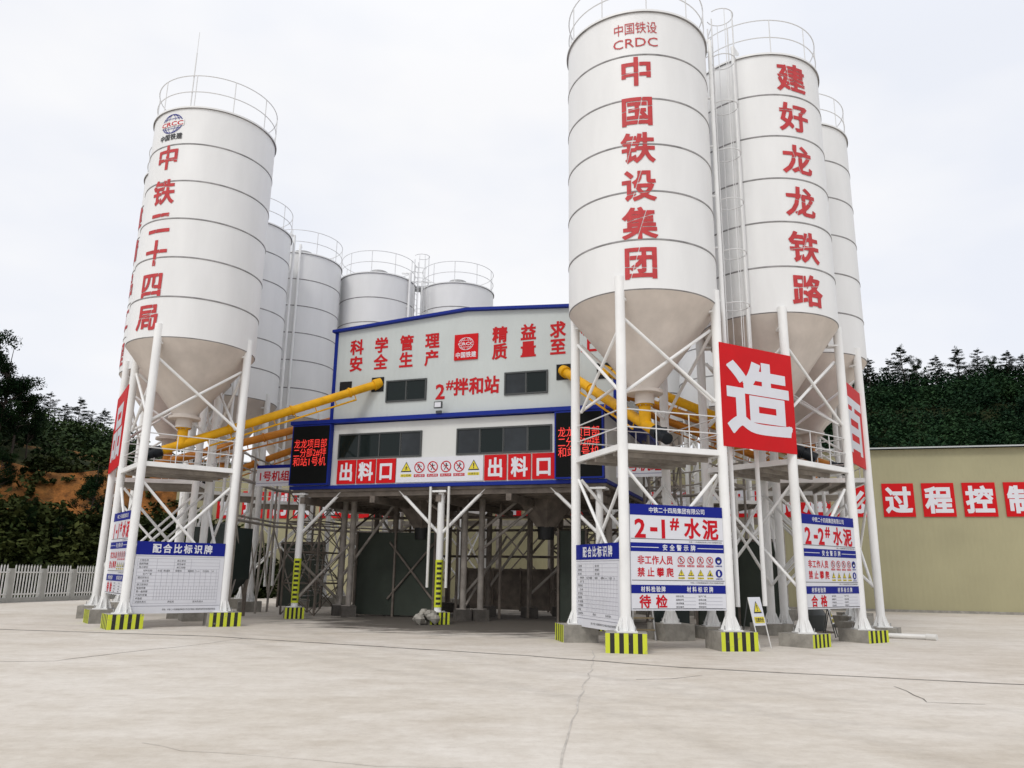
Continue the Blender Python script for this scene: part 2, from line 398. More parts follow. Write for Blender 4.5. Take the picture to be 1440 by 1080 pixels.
def annulus(mb, face, x, y, r0, r1, lift, name, n=32, k=1.0, a0=0, a1=2 * pi):
    vs = []
    for i in range(n + 1):
        t = a0 + (a1 - a0) * i / n
        vs += [face(x + r0 * cos(t), y + r0 * k * sin(t), lift), face(x + r1 * cos(t), y + r1 * k * sin(t), lift)]
    mb.add(vs, [(2 * i, 2 * i + 1, 2 * i + 3, 2 * i + 2) for i in range(n)], name)
def plane_face(O, ex):
    O = Vector(O); ex = Vector((ex[0], ex[1], 0)).normalized(); n = Vector((ex.y, -ex.x, 0))
    return lambda x, y, lift=0.0: O + ex * x + Vector((0, 0, y)) + n * lift
def board(mb, face, wd, ht, thick, name, x=0, y=0, lift=0.0):
    a = [face(x + i, y + j, lift + k) for k in (-thick, 0) for j in (0, ht) for i in (0, wd)]
    mb.add(a, [(0, 2, 3, 1), (4, 5, 7, 6), (0, 1, 5, 4), (2, 6, 7, 3), (0, 4, 6, 2), (1, 3, 7, 5)], name)

# pictograms --------------------------------------------------------
def walker(mb, face, x, y, r, lift, name, pose):
    disc(mb, face, x + (.1 * pose - .15) * r, y + .52 * r, .15 * r, lift, name, 10)
    lean = .12 * (pose - 1) * r
    poly(mb, face, [(x - .16 * r, y - .1 * r), (x + .14 * r, y - .1 * r), (x + .16 * r + lean, y + .36 * r), (x - .2 * r + lean, y + .36 * r)], lift, name)
    poly(mb, face, [(x - .16 * r, y - .12 * r), (x + .02 * r, y - .12 * r), (x - .22 * r, y - .62 * r), (x - .4 * r, y - .6 * r)], lift, name)
    poly(mb, face, [(x + .0 * r, y - .12 * r), (x + .15 * r, y - .12 * r), (x + .42 * r, y - .52 * r), (x + .28 * r, y - .62 * r)], lift, name)
    poly(mb, face, [(x + .12 * r, y + .34 * r), (x + .12 * r, y + .2 * r), (x + .46 * r, y + .06 * r + .2 * r * (pose % 2)), (x + .48 * r, y + .2 * r + .2 * r * (pose % 2))], lift, name)
    poly(mb, face, [(x - .16 * r, y + .34 * r), (x - .16 * r, y + .2 * r), (x - .46 * r, y - .05 * r), (x - .5 * r, y + .08 * r)], lift, name)
def no_sign(face, x, y, r, lift, parent, pose, cap=None, capname='print_red'):
    mb = MB()
    disc(mb, face, x, y, r * .98, lift, 'sign_white')
    walker(mb, face, x, y, r * .92, lift + .003, 'ink_black', pose)
    annulus(mb, face, x, y, r * .82, r, lift + .006, 'print_red')
    a = radians(-45); wdt = .08 * r; dx, dy_ = cos(a) * r * .86, sin(a) * r * .86; nx, ny = -sin(a) * wdt, cos(a) * wdt
    poly(mb, face, [(x - dx - nx, y - dy_ - ny), (x + dx - nx, y + dy_ - ny), (x + dx + nx, y + dy_ + ny), (x - dx + nx, y - dy_ + ny)], lift + .006, 'print_red')
    if cap:
        rect(mb, face, x - r * 1.05, y - r * 1.72, r * 2.1, r * .5, lift, capname)
        line(mb, face, cap, x, y - r * 1.47, r * .40, lift + .003, 'sign_white', width=r * 1.75, bold=.01, res=1)
    return mb.build('prohibition_pictogram', parent)
def warn_sign(face, x, y, r, lift, parent, cap=None, mark='!'):
    mb = MB()
    def tri(k): return [(x - k * .98, y - k * .62), (x + k * .98, y - k * .62), (x, y + k * 1.08)]
    poly(mb, face, tri(r), lift, 'ink_black')
    poly(mb, face, [(x + (a - x) * .80, y + .03 * r + (b - y) * .76) for a, b in tri(r)], lift + .003, 'sign_yellow')
    if mark == '!':
        poly(mb, face, [(x - .07 * r, y - .08 * r), (x + .07 * r, y - .08 * r), (x + .11 * r, y + .52 * r), (x - .11 * r, y + .52 * r)], lift + .006, 'ink_black')
        disc(mb, face, x, y - .25 * r, .1 * r, lift + .006, 'ink_black', 10)
    elif mark == 'fall':
        walker(mb, face, x, y, r * .55, lift + .006, 'ink_black', 2)
    elif mark == 'bolt':
        poly(mb, face, [(x - .05 * r, y + .55 * r), (x + .12 * r, y + .55 * r), (x + .03 * r, y + .18 * r), (x + .18 * r, y + .18 * r), (x - .1 * r, y - .42 * r), (x - .02 * r, y + .02 * r), (x - .18 * r, y + .02 * r)], lift + .006, 'ink_black')
    else:
        poly(mb, face, [(x - .4 * r, y - .4 * r), (x + .4 * r, y - .4 * r), (x + .1 * r, y + .1 * r), (x, y + .5 * r), (x - .12 * r, y + .05 * r)], lift + .006, 'ink_black')
    if cap:
        rect(mb, face, x - r * 1.0, y - r * 1.42, r * 2.0, r * .46, lift, 'sign_yellow')
        line(mb, face, cap, x, y - r * 1.19, r * .38, lift + .003, 'ink_black', width=r * 1.7, bold=.01, res=1)
    return mb.build('warning_pictogram', parent)
def must_sign(face, x, y, r, lift, parent, kind, cap=None):
    mb = MB(); disc(mb, face, x, y, r, lift, 'sign_blue')
    if kind == 0:    # head in a hard hat
        disc(mb, face, x, y - .12 * r, .42 * r, lift + .003, 'sign_white', 18)
        poly(mb, face, [(x - .62 * r, y + .05 * r)] + [(x + .55 * r * cos(t), y + .08 * r + .5 * r * sin(t)) for t in np.linspace(pi, 0, 10)] + [(x + .62 * r, y + .05 * r)], lift + .006, 'ink_black')
    else:            # gloved hand
        poly(mb, face, [(x - .25 * r, y - .6 * r), (x + .2 * r, y - .6 * r), (x + .38 * r, y - .05 * r), (x + .3 * r, y + .1 * r), (x + .18 * r, y - .08 * r), (x + .16 * r, y + .6 * r), (x - .3 * r, y + .55 * r), (x - .36 * r, y - .1 * r)], lift + .003, 'sign_white')
    if cap: line(mb, face, cap, x, y - r * 1.35, r * .42, lift, 'sign_blue', width=r * 1.9, bold=.02, res=1)
    return mb.build('mandatory_pictogram', parent)
def globe_logo(mb, face, x, y, rx, ry, lift, c_line, c_band, c_text, txt='CRCC'):
    annulus(mb, face, x, y, rx * .93, rx, lift, c_line, k=ry / rx)
    for k in (.35, .72):
        annulus(mb, face, x, y, rx * k * .93, rx * k, lift, c_line, k=ry / (rx * k))
    for yy in (.52, -.52):
        hw = rx * sqrt(1 - yy * yy) * .95
        rect(mb, face, x - hw, y + yy * ry - .02 * ry, 2 * hw, .05 * ry, lift, c_line)
    rect(mb, face, x - rx * 1.12, y - ry * .30, rx * 2.24, ry * .6, lift + .003, c_band)
    line(mb, face, txt, x, y + .0 * ry, ry * .62, lift + .006, c_text, width=rx * 2.1, bold=.03)

# ------------------------------------------------------------------ ground
def structure(name, mb): return tag(mb.build(name), kind='structure')
g = MB(); g.quad((-400, -200, 0), (400, -200, 0), (400, 600, 0), (-400, 600, 0), 'yard_concrete'); structure('ground', g)
mat('joint_dark', (.30, .27, .235), .9, var=.5, scale=3, lo=.4, hi=.7)
mat('joint_faint', (.56, .52, .465), .9, var=.3, scale=3)
def joint(pts, wd, name='joint_dark', wob=.03, nm='concrete_joint'):
    mb = MB(); P = []
    for a, b in zip(pts[:-1], pts[1:]):
        d = hypot(b[0] - a[0], b[1] - a[1]); k = max(2, int(d / .5))
        for i in range(k): P.append((a[0] + (b[0] - a[0]) * i / k, a[1] + (b[1] - a[1]) * i / k))
    P.append(pts[-1]); Lf, Rt = [], []
    for i, p in enumerate(P):
        q = P[min(i + 1, len(P) - 1)]; o = P[max(i - 1, 0)]
        tx, ty = q[0] - o[0], q[1] - o[1]; l = hypot(tx, ty) or 1; nx, ny = -ty / l, tx / l
        j = random.uniform(-wob, wob); ww = wd * random.uniform(.5, 1.2) / 2
        Lf.append((p[0] + nx * (j + ww), p[1] + ny * (j + ww), .004)); Rt.append((p[0] + nx * (j - ww), p[1] + ny * (j - ww), .004))
    n = len(P); mb.add(Lf + Rt, [(n + i, n + i + 1, i + 1, i) for i in range(n - 1)], name)
    return structure(nm, mb)
joint([(-26, 23.5), (-12.89, 20.8), (-7.06, 19.66), (-2.34, 17.52), (.36, 16.32), (3.1, 14.65), (8.12, 13.04), (24, 6.5)], .11, 'joint_dark', .03)
joint([(1.83, 17.56), (1.5, 14.6), (.96, 11.1), (.47, 7.18), (.1, 3.0)], .022, 'joint_faint', .035)
joint([(-18, 12.2), (-7.79, 14.17), (-7.36, 15.7), (-6.6, 17.5), (-6.2, 19.2)], .025, 'joint_dark', .03, 'concrete_crack')
joint([(5.9, 12.6), (5.75, 11.7), (5.6, 11.1), (6.3, 11.0)], .022, 'joint_dark', .03, 'concrete_crack')
joint([(-3.4, 7.9), (-2.9, 7.6), (-2.2, 7.47), (-1.1, 7.15), (.2, 7.1)], .008, 'joint_faint', .02, 'concrete_crack')
joint([(2.0, 12.95), (2.6, 13.1), (3.2, 13.6)], .02, 'joint_dark', .02, 'concrete_crack')
joint([(.47, 7.18), (4.2, 6.2), (9, 5.6)], .02, 'joint_faint', .02, 'concrete_crack')

# ------------------------------------------------------------------ hills
AZK = [-80, -60, -40, -34, -31, -27, -23, -17, -10, 0, 10, 16, 20, 25, 34, 50, 80]
HTK = [14, 15, 16, 16.4, 15.3, 13.0, 9.6, 5.5, 4, 3.5, 6, 13, 22, 27.5, 25.5, 22, 18]
D0K = [46, 46, 45, 45, 45, 46, 47, 60, 72, 76, 76, 72, 70, 66, 66, 62, 60]
D1K = [92, 92, 92, 92, 92, 92, 94, 105, 125, 130, 130, 125, 118, 115, 112, 110, 110]
def sstep(t): t = np.clip(t, 0, 1); return t * t * (3 - 2 * t)
def hill_h(az, d):
    """ground height at azimuth az (degrees) and distance d"""
    H, d0, d1 = np.interp(az, AZK, HTK), np.interp(az, AZK, D0K), np.interp(az, AZK, D1K)
    t = (d - d0) / (d1 - d0)
    z = H * np.clip(t, 0, 1) ** .85 * .96 + np.clip(d - d1, 0, 60) * .02
    left = sstep((-az - 14) / 6)
    bank = 4.1 * sstep((d - 45.5) / 6.5) + 3.7 * sstep((d - 52.8) / 3.6)
    zl = np.where(d < 58, bank, 7.8 + np.maximum(H - 7.8, .3) * np.clip((d - 58) / (d1 - 58), 0, 1) ** .9) + np.clip(d - d1, 0, 60) * .02
    z = z * (1 - left) + zl * left
    x, y = d * np.sin(np.radians(az)), d * np.cos(np.radians(az))
    wob = .5 * np.sin(x * .31 + 1) * np.sin(y * .27) + .3 * np.sin(x * .83) * np.sin(y * .7 + 2)
    return z + wob * sstep((d - d0) / 10) - .6 * (1 - sstep((d - d0 + 3) / 3))
def build_hill():
    azs = np.arange(-80, 80.1, 1.0); ds = np.concatenate([np.arange(42, 70, 1.0), np.arange(70, 140, 3.0), np.array([145, 160, 190, 230])])
    A, D = np.meshgrid(azs, ds, indexing='ij'); Z = hill_h(A, D)
    X, Y = D * np.sin(np.radians(A)), D * np.cos(np.radians(A))
    vs = np.stack([X, Y, Z], -1).reshape(-1, 3); n = len(ds)
    fs = [(i * n + j, i * n + j + 1, (i + 1) * n + j + 1, (i + 1) * n + j) for i in range(len(azs) - 1) for j in range(n - 1)]
    me = bpy.data.meshes.new('hill'); me.from_pydata(vs.tolist(), [], [f[::-1] for f in fs])
    a = me.attributes.new('cut', 'FLOAT', 'POINT')
    cut = sstep((D - 51.2) / 1.2) * sstep((58.5 - D) / 2.0) * sstep((-A - 15) / 3)
    cut += .75 * sstep((D - 64) / 2) * sstep((70 - D) / 3) * sstep((-A - 15) / 3) * (np.sin(A * 1.7) > -.1)
    cut *= .72 + .28 * np.sin(A * 2.3 + D * 1.1) * np.sin(D * 1.9 + A)
    a.data.foreach_set('value', np.clip(cut, 0, 1).astype(np.float32).ravel())
    me.materials.append(M['hillside_earth']); me.polygons.foreach_set('use_smooth', [True] * len(fs))
    o = bpy.data.objects.new('hill', me); COL.objects.link(o); tag(o, kind='structure')
build_hill()

# ------------------------------------------------------------------ foliage
def quads_mesh(name, cen, size, matname, flat=0.0, asp=.6):
    """many leaf-sized quads: centres (n,3), sizes (n,); flat pulls the normals upwards"""
    n = len(cen); nrm = rng.normal(size=(n, 3)); nrm[:, 2] = np.abs(nrm[:, 2]) + flat * 2; nrm /= np.linalg.norm(nrm, axis=1)[:, None]
    t = rng.normal(size=(n, 3)); t -= (t * nrm).sum(1)[:, None] * nrm; t /= np.linalg.norm(t, axis=1)[:, None]; b = np.cross(nrm, t)
    s = np.asarray(size)[:, None]
    v = np.stack([cen - t * s, cen + b * s * asp, cen + t * s, cen - b * s * asp], 1).reshape(-1, 3)
    me = bpy.data.meshes.new(name); me.vertices.add(4 * n); me.vertices.foreach_set('co', v.astype(np.float32).ravel())
    me.loops.add(4 * n); me.loops.foreach_set('vertex_index', np.arange(4 * n, dtype=np.int32))
    me.polygons.add(n); me.polygons.foreach_set('loop_start', np.arange(0, 4 * n, 4, dtype=np.int32)); me.polygons.foreach_set('loop_total', np.full(n, 4, dtype=np.int32))
    me.update(calc_edges=True); me.materials.append(M[matname]); return me
def blob(c, r, n, zs=.6):
    p = rng.normal(size=(n, 3)); p /= np.linalg.norm(p, axis=1)[:, None]; p *= (rng.random(n) ** .45)[:, None]
    return np.asarray(c) + p * np.array([r, r, r * zs])
def tree_proto(kind, h, seed):
    """root Empty with trunk (and its limbs) and crown, base at the origin"""
    global rng
    rng = np.random.default_rng(seed); R = random.Random(seed)
    root = bpy.data.objects.new('pine_tree' if kind == 'pine' else 'broadleaf_tree', None); COL.objects.link(root)
    tb = MB(); cs = []; bend = [(0, 0)]
    K = 7
    for i in range(K): bend.append((bend[-1][0] + R.uniform(-.02, .02) * h, bend[-1][1] + R.uniform(-.02, .02) * h))
    P = [Vector((bend[i][0], bend[i][1], h * i / K)) for i in range(K + 1)]
    for i in range(K): tb.tube(P[i], P[i + 1], h * .016 * (1 - i / (K + .7)) + .01, 'bark', h * .016 * (1 - (i + 1) / (K + .7)) + .01, n=6, cap=False)
    def at(t):
        q = min(int(t * K), K - 1); return P[q].lerp(P[q + 1], t * K - q)
    if kind == 'pine':
        nl = 15
        for i in range(nl):
            t = .34 + .66 * (i / nl); base = at(t); 
            for j in range(R.randint(2, 4)):
                a = R.uniform(0, 2 * pi); l = h * (.27 * (1 - t) ** .7 + .045) * R.uniform(.5, 1.25)
                e = base + Vector((cos(a) * l, sin(a) * l, l * R.uniform(.05, .45)))
                tb.tube(base, e, h * .004 + .008, 'bark', .008, n=4, cap=False)
                for k, f in enumerate((.55, .8, 1.0)):
                    if R.random() < .85: cs.append(blob(base.lerp(e, f), l * .34 * R.uniform(.7, 1.2) + .12, int(26 + 14 * h * .3), .38))
        cs.append(blob(P[-1], h * .045, 60, 1.2))
        c = np.concatenate(cs); me = quads_mesh('crown', c, rng.uniform(.5, 1.3, len(c)) * h * .0135, 'leaf_pine', .4, .35)
    else:
        for i in range(26):
            t = R.uniform(.28, 1.0); base = at(t * .8); a = R.uniform(0, 2 * pi); l = h * (.10 + .22 * sin(pi * min(1, (t - .15)) ** .9)) * R.uniform(.5, 1.0)
            e = base + Vector((cos(a) * l, sin(a) * l, h * R.uniform(.04, .2)))
            tb.tube(base, e, h * .006 + .01, 'bark', .012, n=4, cap=False)
            for k in range(3): cs.append(blob(base.lerp(e, R.uniform(.55, 1.1)) + Vector((R.uniform(-1, 1), R.uniform(-1, 1), R.uniform(-.5, 1))) * h * .05, h * R.uniform(.05, .09), 130, .75))
        c = np.concatenate(cs); me = quads_mesh('crown', c, rng.uniform(.5, 1.3, len(c)) * h * .0115, 'leaf_broad', .2, .55)
    tb.build('trunk', root)
    o = bpy.data.objects.new('crown', me); COL.objects.link(o); o.parent = root
    return root
def polar(az, d): return d * sin(radians(az)), d * cos(radians(az))
PINES = [tree_proto('pine', 8.0, s) for s in (3, 8, 21)]
BROAD = [tree_proto('broad', 9.0, s) for s in (17, 13, 31)]
_used = set()
def plant_tree(proto, az, d, h, label, group, tilt=0):
    h0 = 8.0 if 'pine' in proto.name else 9.0
    o = proto if proto.name not in _used else copy_tree(proto)
    _used.add(o.name); _used.add(proto.name)
    x, y = polar(az, d); z = float(hill_h(np.array(float(az)), np.array(float(d)))) - .15
    o.location = (x, y, z); s = h / h0; k_ = .82 if h0 == 9.0 else 1.0; o.scale = (s * k_, s * k_, s); o.rotation_euler = (random.uniform(-.06, .06), tilt, random.uniform(0, 6.28))
    tag(o, label, 'tree', group); return o
# big dark trees at the left edge (nearest), then ridge pines, then ridge trees on the right
for i, (az, d, h, lb) in enumerate([
        (-35.0, 58, 8.6, 'tallest dark broadleaf tree at the left edge of the view, above the white picket fence'),
        (-33.7, 59, 7.3, 'dark broadleaf tree just right of the tallest tree on the left slope'),
        (-36.6, 57, 8.6, 'dark broadleaf tree outermost to the left, half out of view'),
        (-34.3, 51, 4.6, 'lower bushy dark tree in front of the tallest tree, above the picket fence'),
        (-32.7, 60, 5.8, 'dark tree in the middle of the descending edge of the left grove'),
        (-31.9, 61, 4.4, 'lowest tree at the right end of the left grove beside the open slope'),
        (-33.0, 53, 3.6, 'small dark tree at the left end of the orange cut'),
        (-27.8, 50.5, 4.0, 'conical dark tree standing between the orange cut and the leftmost silo legs'),
        (-31.2, 49.5, 2.4, 'small bushy tree below the orange earth cut behind the picket fence'),
        (-29.4, 49.0, 2.0, 'smallest bushy tree beneath the orange cut, right behind the picket fence')]):
    plant_tree(BROAD[i % 3], az, d, h, lb, 'dark trees on the left slope')
for i, (az, d, h, lb) in enumerate([
        (-30.15, 91, 3.4, 'slim ridge pine next to the big left grove'), (-29.3, 92, 4.4, 'tallest open crowned pine on the left ridge skyline'),
        (-28.5, 92, 3.4, 'flat topped pine on the left ridge right of the tallest ridge pine'), (-27.9, 91, 4.0, 'pointed pine on the left ridge nearest to the white silos'),
        (-27.3, 90, 2.6, 'short pine on the left ridge touching the silo leg in the view'), (-30.9, 90, 4.0, 'dark ridge pine half hidden by the big left grove'),
        (-26.5, 91, 3.0, 'ridge pine behind the leftmost silo legs')]):
    plant_tree(PINES[i % 3], az, d, h, lb, 'pines on the left ridge')
for i, (az, d, h, lb) in enumerate([
        (25.3, 112, 5.5, 'pine on the right skyline touching the rearmost right silo'), (26.5, 113, 5.0, 'low spreading pine left of the tallest tree on the right skyline'),
        (27.25, 112, 7.4, 'tallest tiered tree on the right hill skyline'), (28.2, 112, 5.2, 'spreading pine just right of the tallest skyline tree'),
        (29.35, 112, 5.0, 'wide flat crowned pine in the middle of the right skyline'), (30.5, 111, 6.2, 'dense dark pine crowning the middle of the right skyline'),
        (31.6, 112, 5.2, 'thin open pine right of the dense skyline pine'), (32.5, 111, 4.3, 'short bushy pine between two thin ones on the right skyline'),
        (33.3, 112, 5.0, 'slender pine near the right edge of the skyline'), (34.2, 111, 4.8, 'pine at the right edge of the view on the hill skyline'),
        (24.2, 113, 6.0, 'skyline pine hidden behind the rear right silo'), (35.4, 111, 5.4, 'skyline pine just past the right edge of the view')]):
    plant_tree((PINES + BROAD[:1])[i % 4] if i not in (2,) else PINES[1], az, d, h, lb, 'trees on the right ridge')
# the woods themselves read as one mass
rng = np.random.default_rng(77)
def wood(name, n, azr, dfun, per, rad, leaf, matname, label, keep=None):
    cs = []; sz = []
    for i in range(n):
        az = rng.uniform(*azr); d = dfun(az)
        if keep is not None and not keep(az, d): continue
        x, y = polar(az, d); z = float(hill_h(np.array(az), np.array(d))); r = rad * rng.uniform(.6, 1.4)
        for k in range(3):
            o = rng.normal(size=3) * r * .45
            cs.append(blob((x + o[0], y + o[1], z + r * .55 + abs(o[2]) * .8), r * rng.uniform(.5, .85), per // 3, .8))
    c = np.concatenate(cs)
    me = quads_mesh(name, c, rng.uniform(.5, 1.4, len(c)) * leaf, matname, .3, .6)
    o = bpy.data.objects.new(name, me); COL.objects.link(o); return tag(o, label, 'forest', kind='stuff')
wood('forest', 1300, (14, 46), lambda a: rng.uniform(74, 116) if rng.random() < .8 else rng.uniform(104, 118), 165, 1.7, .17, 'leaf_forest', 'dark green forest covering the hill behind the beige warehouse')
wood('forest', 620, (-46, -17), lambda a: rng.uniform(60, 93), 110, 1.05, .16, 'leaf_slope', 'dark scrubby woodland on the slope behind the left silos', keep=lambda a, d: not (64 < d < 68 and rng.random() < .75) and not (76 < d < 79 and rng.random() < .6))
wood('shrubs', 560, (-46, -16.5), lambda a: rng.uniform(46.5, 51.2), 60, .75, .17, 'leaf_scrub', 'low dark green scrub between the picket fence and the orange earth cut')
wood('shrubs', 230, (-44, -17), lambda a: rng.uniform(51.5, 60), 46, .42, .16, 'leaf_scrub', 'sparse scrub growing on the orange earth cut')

# ------------------------------------------------------------------ silos
RS = 1.88
ROLE = 'cement silos standing in an arc round the mixing plant'
def stripe_box(mb, c, w, h, yaw, sides=1, nm='footing'):
    """concrete footing; its face turned to yaw (0 = -Y, positive towards +X) carries yellow and black stripes"""
    n = Vector((sin(yaw), -cos(yaw), 0)); t = Vector((cos(yaw), sin(yaw), 0)); c = Vector((c[0], c[1], 0)); up = Vector((0, 0, h)); q = w / 2
    def wall(nn, tt, striped):
        o = c + nn * q - tt * q
        if not striped: mb.quad(o, o + tt * w, o + tt * w + up, o + up, nm); return
        k = 9
        for i in range(k):
            a, b = o + tt * (w * i / k), o + tt * (w * (i + 1) / k)
            mb.quad(a, b, b + up, a + up, 'hazard_black' if i % 2 else 'hazard_yellow')
    wall(n, t, sides > 0); wall(t, -n, False); wall(-n, -t, False); wall(-t, n, sides > 1)
    a, b, cc, d = [c + up + n * (q * i) + t * (q * j) for i, j in ((1, -1), (1, 1), (-1, 1), (-1, -1))]
    mb.quad(a, b, cc, d, nm)
sr = random.Random(12)
def silo(c, legs, label, text=None, tang=0, tz=None, tw=.8, th=.86, logo=None, fh=.38, yaws=None, stripes=None, ladder=None, pipe=(), rod=None, rails=True, ZB=8.15, ZT=15.65):
    C3 = (c[0], c[1], 0)
    root = thing('cement_silo', C3, label, 'silo', ROLE)
    # shell with six courses and their dirty weld seams
    mb = MB(); prof = []; hh = (ZT - ZB) / 6
    for i in range(6):
        a, b = ZB + i * hh, ZB + (i + 1) * hh
        if i == 0: prof.append((RS - .02, a - .005, 'seam_grey')); prof.append((RS, a + .02, 'silo_paint'))
        else: prof.append((RS, a + .024, 'silo_paint'))
        prof.append((RS, b - .024, 'seam_grey'))
        if i < 5: prof.append((RS + .013, b - .016, 'seam_grey')); prof.append((RS + .013, b + .016, 'seam_grey'))
    prof += [(RS + .05, ZT - .015, 'silo_paint'), (RS + .05, ZT + .04, 'silo_paint'), (RS - .1, ZT + .045, 'silo_paint'), (.25, ZT + .35, 'silo_paint'), (.0, ZT + .35, 'silo_paint')]
    mb.lathe(C3, prof, 'silo_paint', n=96); mb.build('shell', root)
    mb = MB(); mb.lathe(C3, [(RS - .02, ZB - .005), (.34, 6.12), (.34, 6.06, 'steel_white'), (.46, 6.06), (.46, 5.98), (.24, 5.98), (.24, 5.72)], 'cone_shaded', n=64)
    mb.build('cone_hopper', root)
    # top railing
    mb = MB()
    for z in (ZT + .58, ZT + 1.15): mb.hoop((c[0], c[1], z), RS - .02, .016, 'rail_steel', n=64)
    for i in range(10):
        a = 2 * pi * i / 10 + .3; p = Vector((c[0] + (RS - .02) * cos(a), c[1] + (RS - .02) * sin(a), ZT + .03)); mb.tube(p, p + Vector((0, 0, 1.12)), .016, 'rail_steel', n=6)
    mb.build('top_railing', root)
    mb = MB(); mb.tube((c[0], c[1], ZT + .3), (c[0], c[1], ZT + .62), .42, 'galv', n=20); mb.tube((c[0], c[1], ZT + .62), (c[0], c[1], ZT + .72), .47, 'galv', n=20); mb.build('dust_filter', root)
    # legs, each with its footing
    for i, p in enumerate(legs):
        P0 = Vector((p[0], p[1], fh)); mb = MB()
        mb.tube(P0 + Vector((0, 0, .03)), (p[0], p[1], 8.45 if i < 3 else 8.3), .117, 'steel_white', n=20)
        mb.box((p[0], p[1], fh + .015), (.44, .44, .03), 'steel_white')
        for k in range(8):
            a = 2 * pi * k / 8; d = Vector((cos(a), sin(a), 0))
            b0, b1, b2 = P0 + d * .11 + Vector((0, 0, .03)), P0 + d * .23 + Vector((0, 0, .03)), P0 + d * .11 + Vector((0, 0, .34)); s = Vector((-d.y, d.x, 0)) * .007
            mb.add([b0 + s, b1 + s, b2 + s, b0 - s, b1 - s, b2 - s], [(0, 1, 2), (5, 4, 3), (0, 3, 4, 1), (1, 4, 5, 2), (2, 5, 3, 0)], 'steel_white')
        for sx in (-.18, .18):
            for sy in (-.18, .18): mb.tube((p[0] + sx, p[1] + sy, fh + .02), (p[0] + sx, p[1] + sy, fh + .12), .013, 'galv', n=6)
        # bracket to the shell
        inw = Vector((c[0] - p[0], c[1] - p[1], 0)).normalized()
        mb.box((p[0] + inw.x * .16, p[1] + inw.y * .16, 7.9), (.3, .24, .05), 'steel_white', ex=inw)
        leg = mb.build('leg', root)
        fb = MB(); stripe_box(fb, p, .86, fh, radians((yaws or {}).get(i, 20)), (stripes or {}).get(i, 0)); fb.build('footing', leg)
    # braces between neighbouring legs
    for i in range(4):
        a, b = Vector((*legs[i], 0)), Vector((*legs[(i + 1) % 4], 0)); e = (b - a).normalized(); n = Vector((e.y, -e.x, 0))
        for (z0, z1) in ((7.45, 5.65), (3.9, 1.35)):
            for s, (p, q) in ((1, (a + e * .1, b - e * .1)), (-1, (b - e * .1, a + e * .1))):
                m2 = MB(); off = -n * (.08 - .043 * s); m2.tube(p + off + Vector((0, 0, z0)), q + off + Vector((0, 0, z1)), .040, 'steel_white', n=8); m2.build('brace', root)
    # maintenance deck
    mb = MB(); cx, cy = sum(p[0] for p in legs) / 4, sum(p[1] for p in legs) / 4
    P = [Vector((cx + (p[0] - cx) * .96, cy + (p[1] - cy) * .96, 0)) for p in legs]
    mb.add([v + Vector((0, 0, 4.36)) for v in P] + [v + Vector((0, 0, 4.40)) for v in P], [(0, 1, 2, 3)[::-1], (4, 5, 6, 7), (0, 1, 5, 4), (1, 2, 6, 5), (2, 3, 7, 6), (3, 0, 4, 7)], 'steel_grime_shade')
    for i in range(4):
        a, b = Vector((*legs[i], 4.40)), Vector((*legs[(i + 1) % 4], 4.40)); e = b - a
        mb.box((a + b) / 2, (e.length - .2, .09, .13), 'steel_white', ex=e)
    for k in range(1, 5):
        p, q = P[0].lerp(P[1], k / 5), P[3].lerp(P[2], k / 5); mb.box((p + q) / 2 + Vector((0, 0, 4.30)), ((q - p).length, .06, .11), 'steel_grime_shade', ex=q - p)
    deck = mb.build('deck', root)
    if rails:
        mb = MB()
        for i in range(4):
            a, b = Vector((*legs[i], 0)), Vector((*legs[(i + 1) % 4], 0)); e = (b - a).normalized()
            for z in (4.86, 5.27): mb.tube(a + e * .1 + Vector((0, 0, z)), b - e * .1 + Vector((0, 0, z)), .016, 'rail_steel', n=6)
            if i > 0:
                for k in (1, 2): p = a.lerp(b, k / 3); mb.tube(p + Vector((0, 0, 4.45)), p + Vector((0, 0, 5.27)), .014, 'rail_steel', n=6)
        mb.build('deck_railing', deck)
    # fill pipes
    for ang in pipe:
        a = radians(ang); p = Vector((c[0] + (RS + .13) * cos(a), c[1] + (RS + .13) * sin(a), 0)); mb = MB()
        mb.tube(p + Vector((0, 0, .9)), p + Vector((0, 0, ZT + .35)), .058, 'steel_white', n=12)
        q = Vector((c[0] + (RS - .35) * cos(a), c[1] + (RS - .35) * sin(a), ZT + .42)); mb.tube(p + Vector((0, 0, ZT + .33)), q, .058, 'steel_white', n=12)
        for k in range(6): mb.box(p + Vector((-.06 * cos(a), -.06 * sin(a), ZB + .3 + k * 1.45)), (.2, .05, .04), 'steel_white', ex=(cos(a), sin(a), 0))
        mb.build('fill_pipe', root)
    if ladder is not None:
        a = radians(ladder); d = Vector((cos(a), sin(a), 0)); s = Vector((-sin(a), cos(a), 0)); b = Vector((c[0], c[1], 0)) + d * (RS + .22); mb = MB()
        for k in (-.21, .21): mb.tube(b + s * k + Vector((0, 0, 4.4)), b + s * k + Vector((0, 0, ZT + 1.15)), .02, 'rail_steel', n=6)
        for k in range(42): z = 4.6 + k * .29; mb.tube(b - s * .21 + Vector((0, 0, z)), b + s * .21 + Vector((0, 0, z)), .012, 'rail_steel', n=6)
        lad = mb.build('ladder', root); mb = MB(); cc = b + d * .3
        for k in range(8): mb.hoop(cc + Vector((0, 0, 6.9 + k * 1.44)), .36, .014, 'rail_steel', n=24, a0=a - 2.5, a1=a + 2.5)
        for t in (-1.5, -.75, 0, .75, 1.5): p = cc + Vector((cos(a + t), sin(a + t), 0)) * .36; mb.tube(p + Vector((0, 0, 6.9)), p + Vector((0, 0, 6.9 + 7 * 1.44)), .011, 'rail_steel', n=5)
        mb.build('safety_cage', lad)
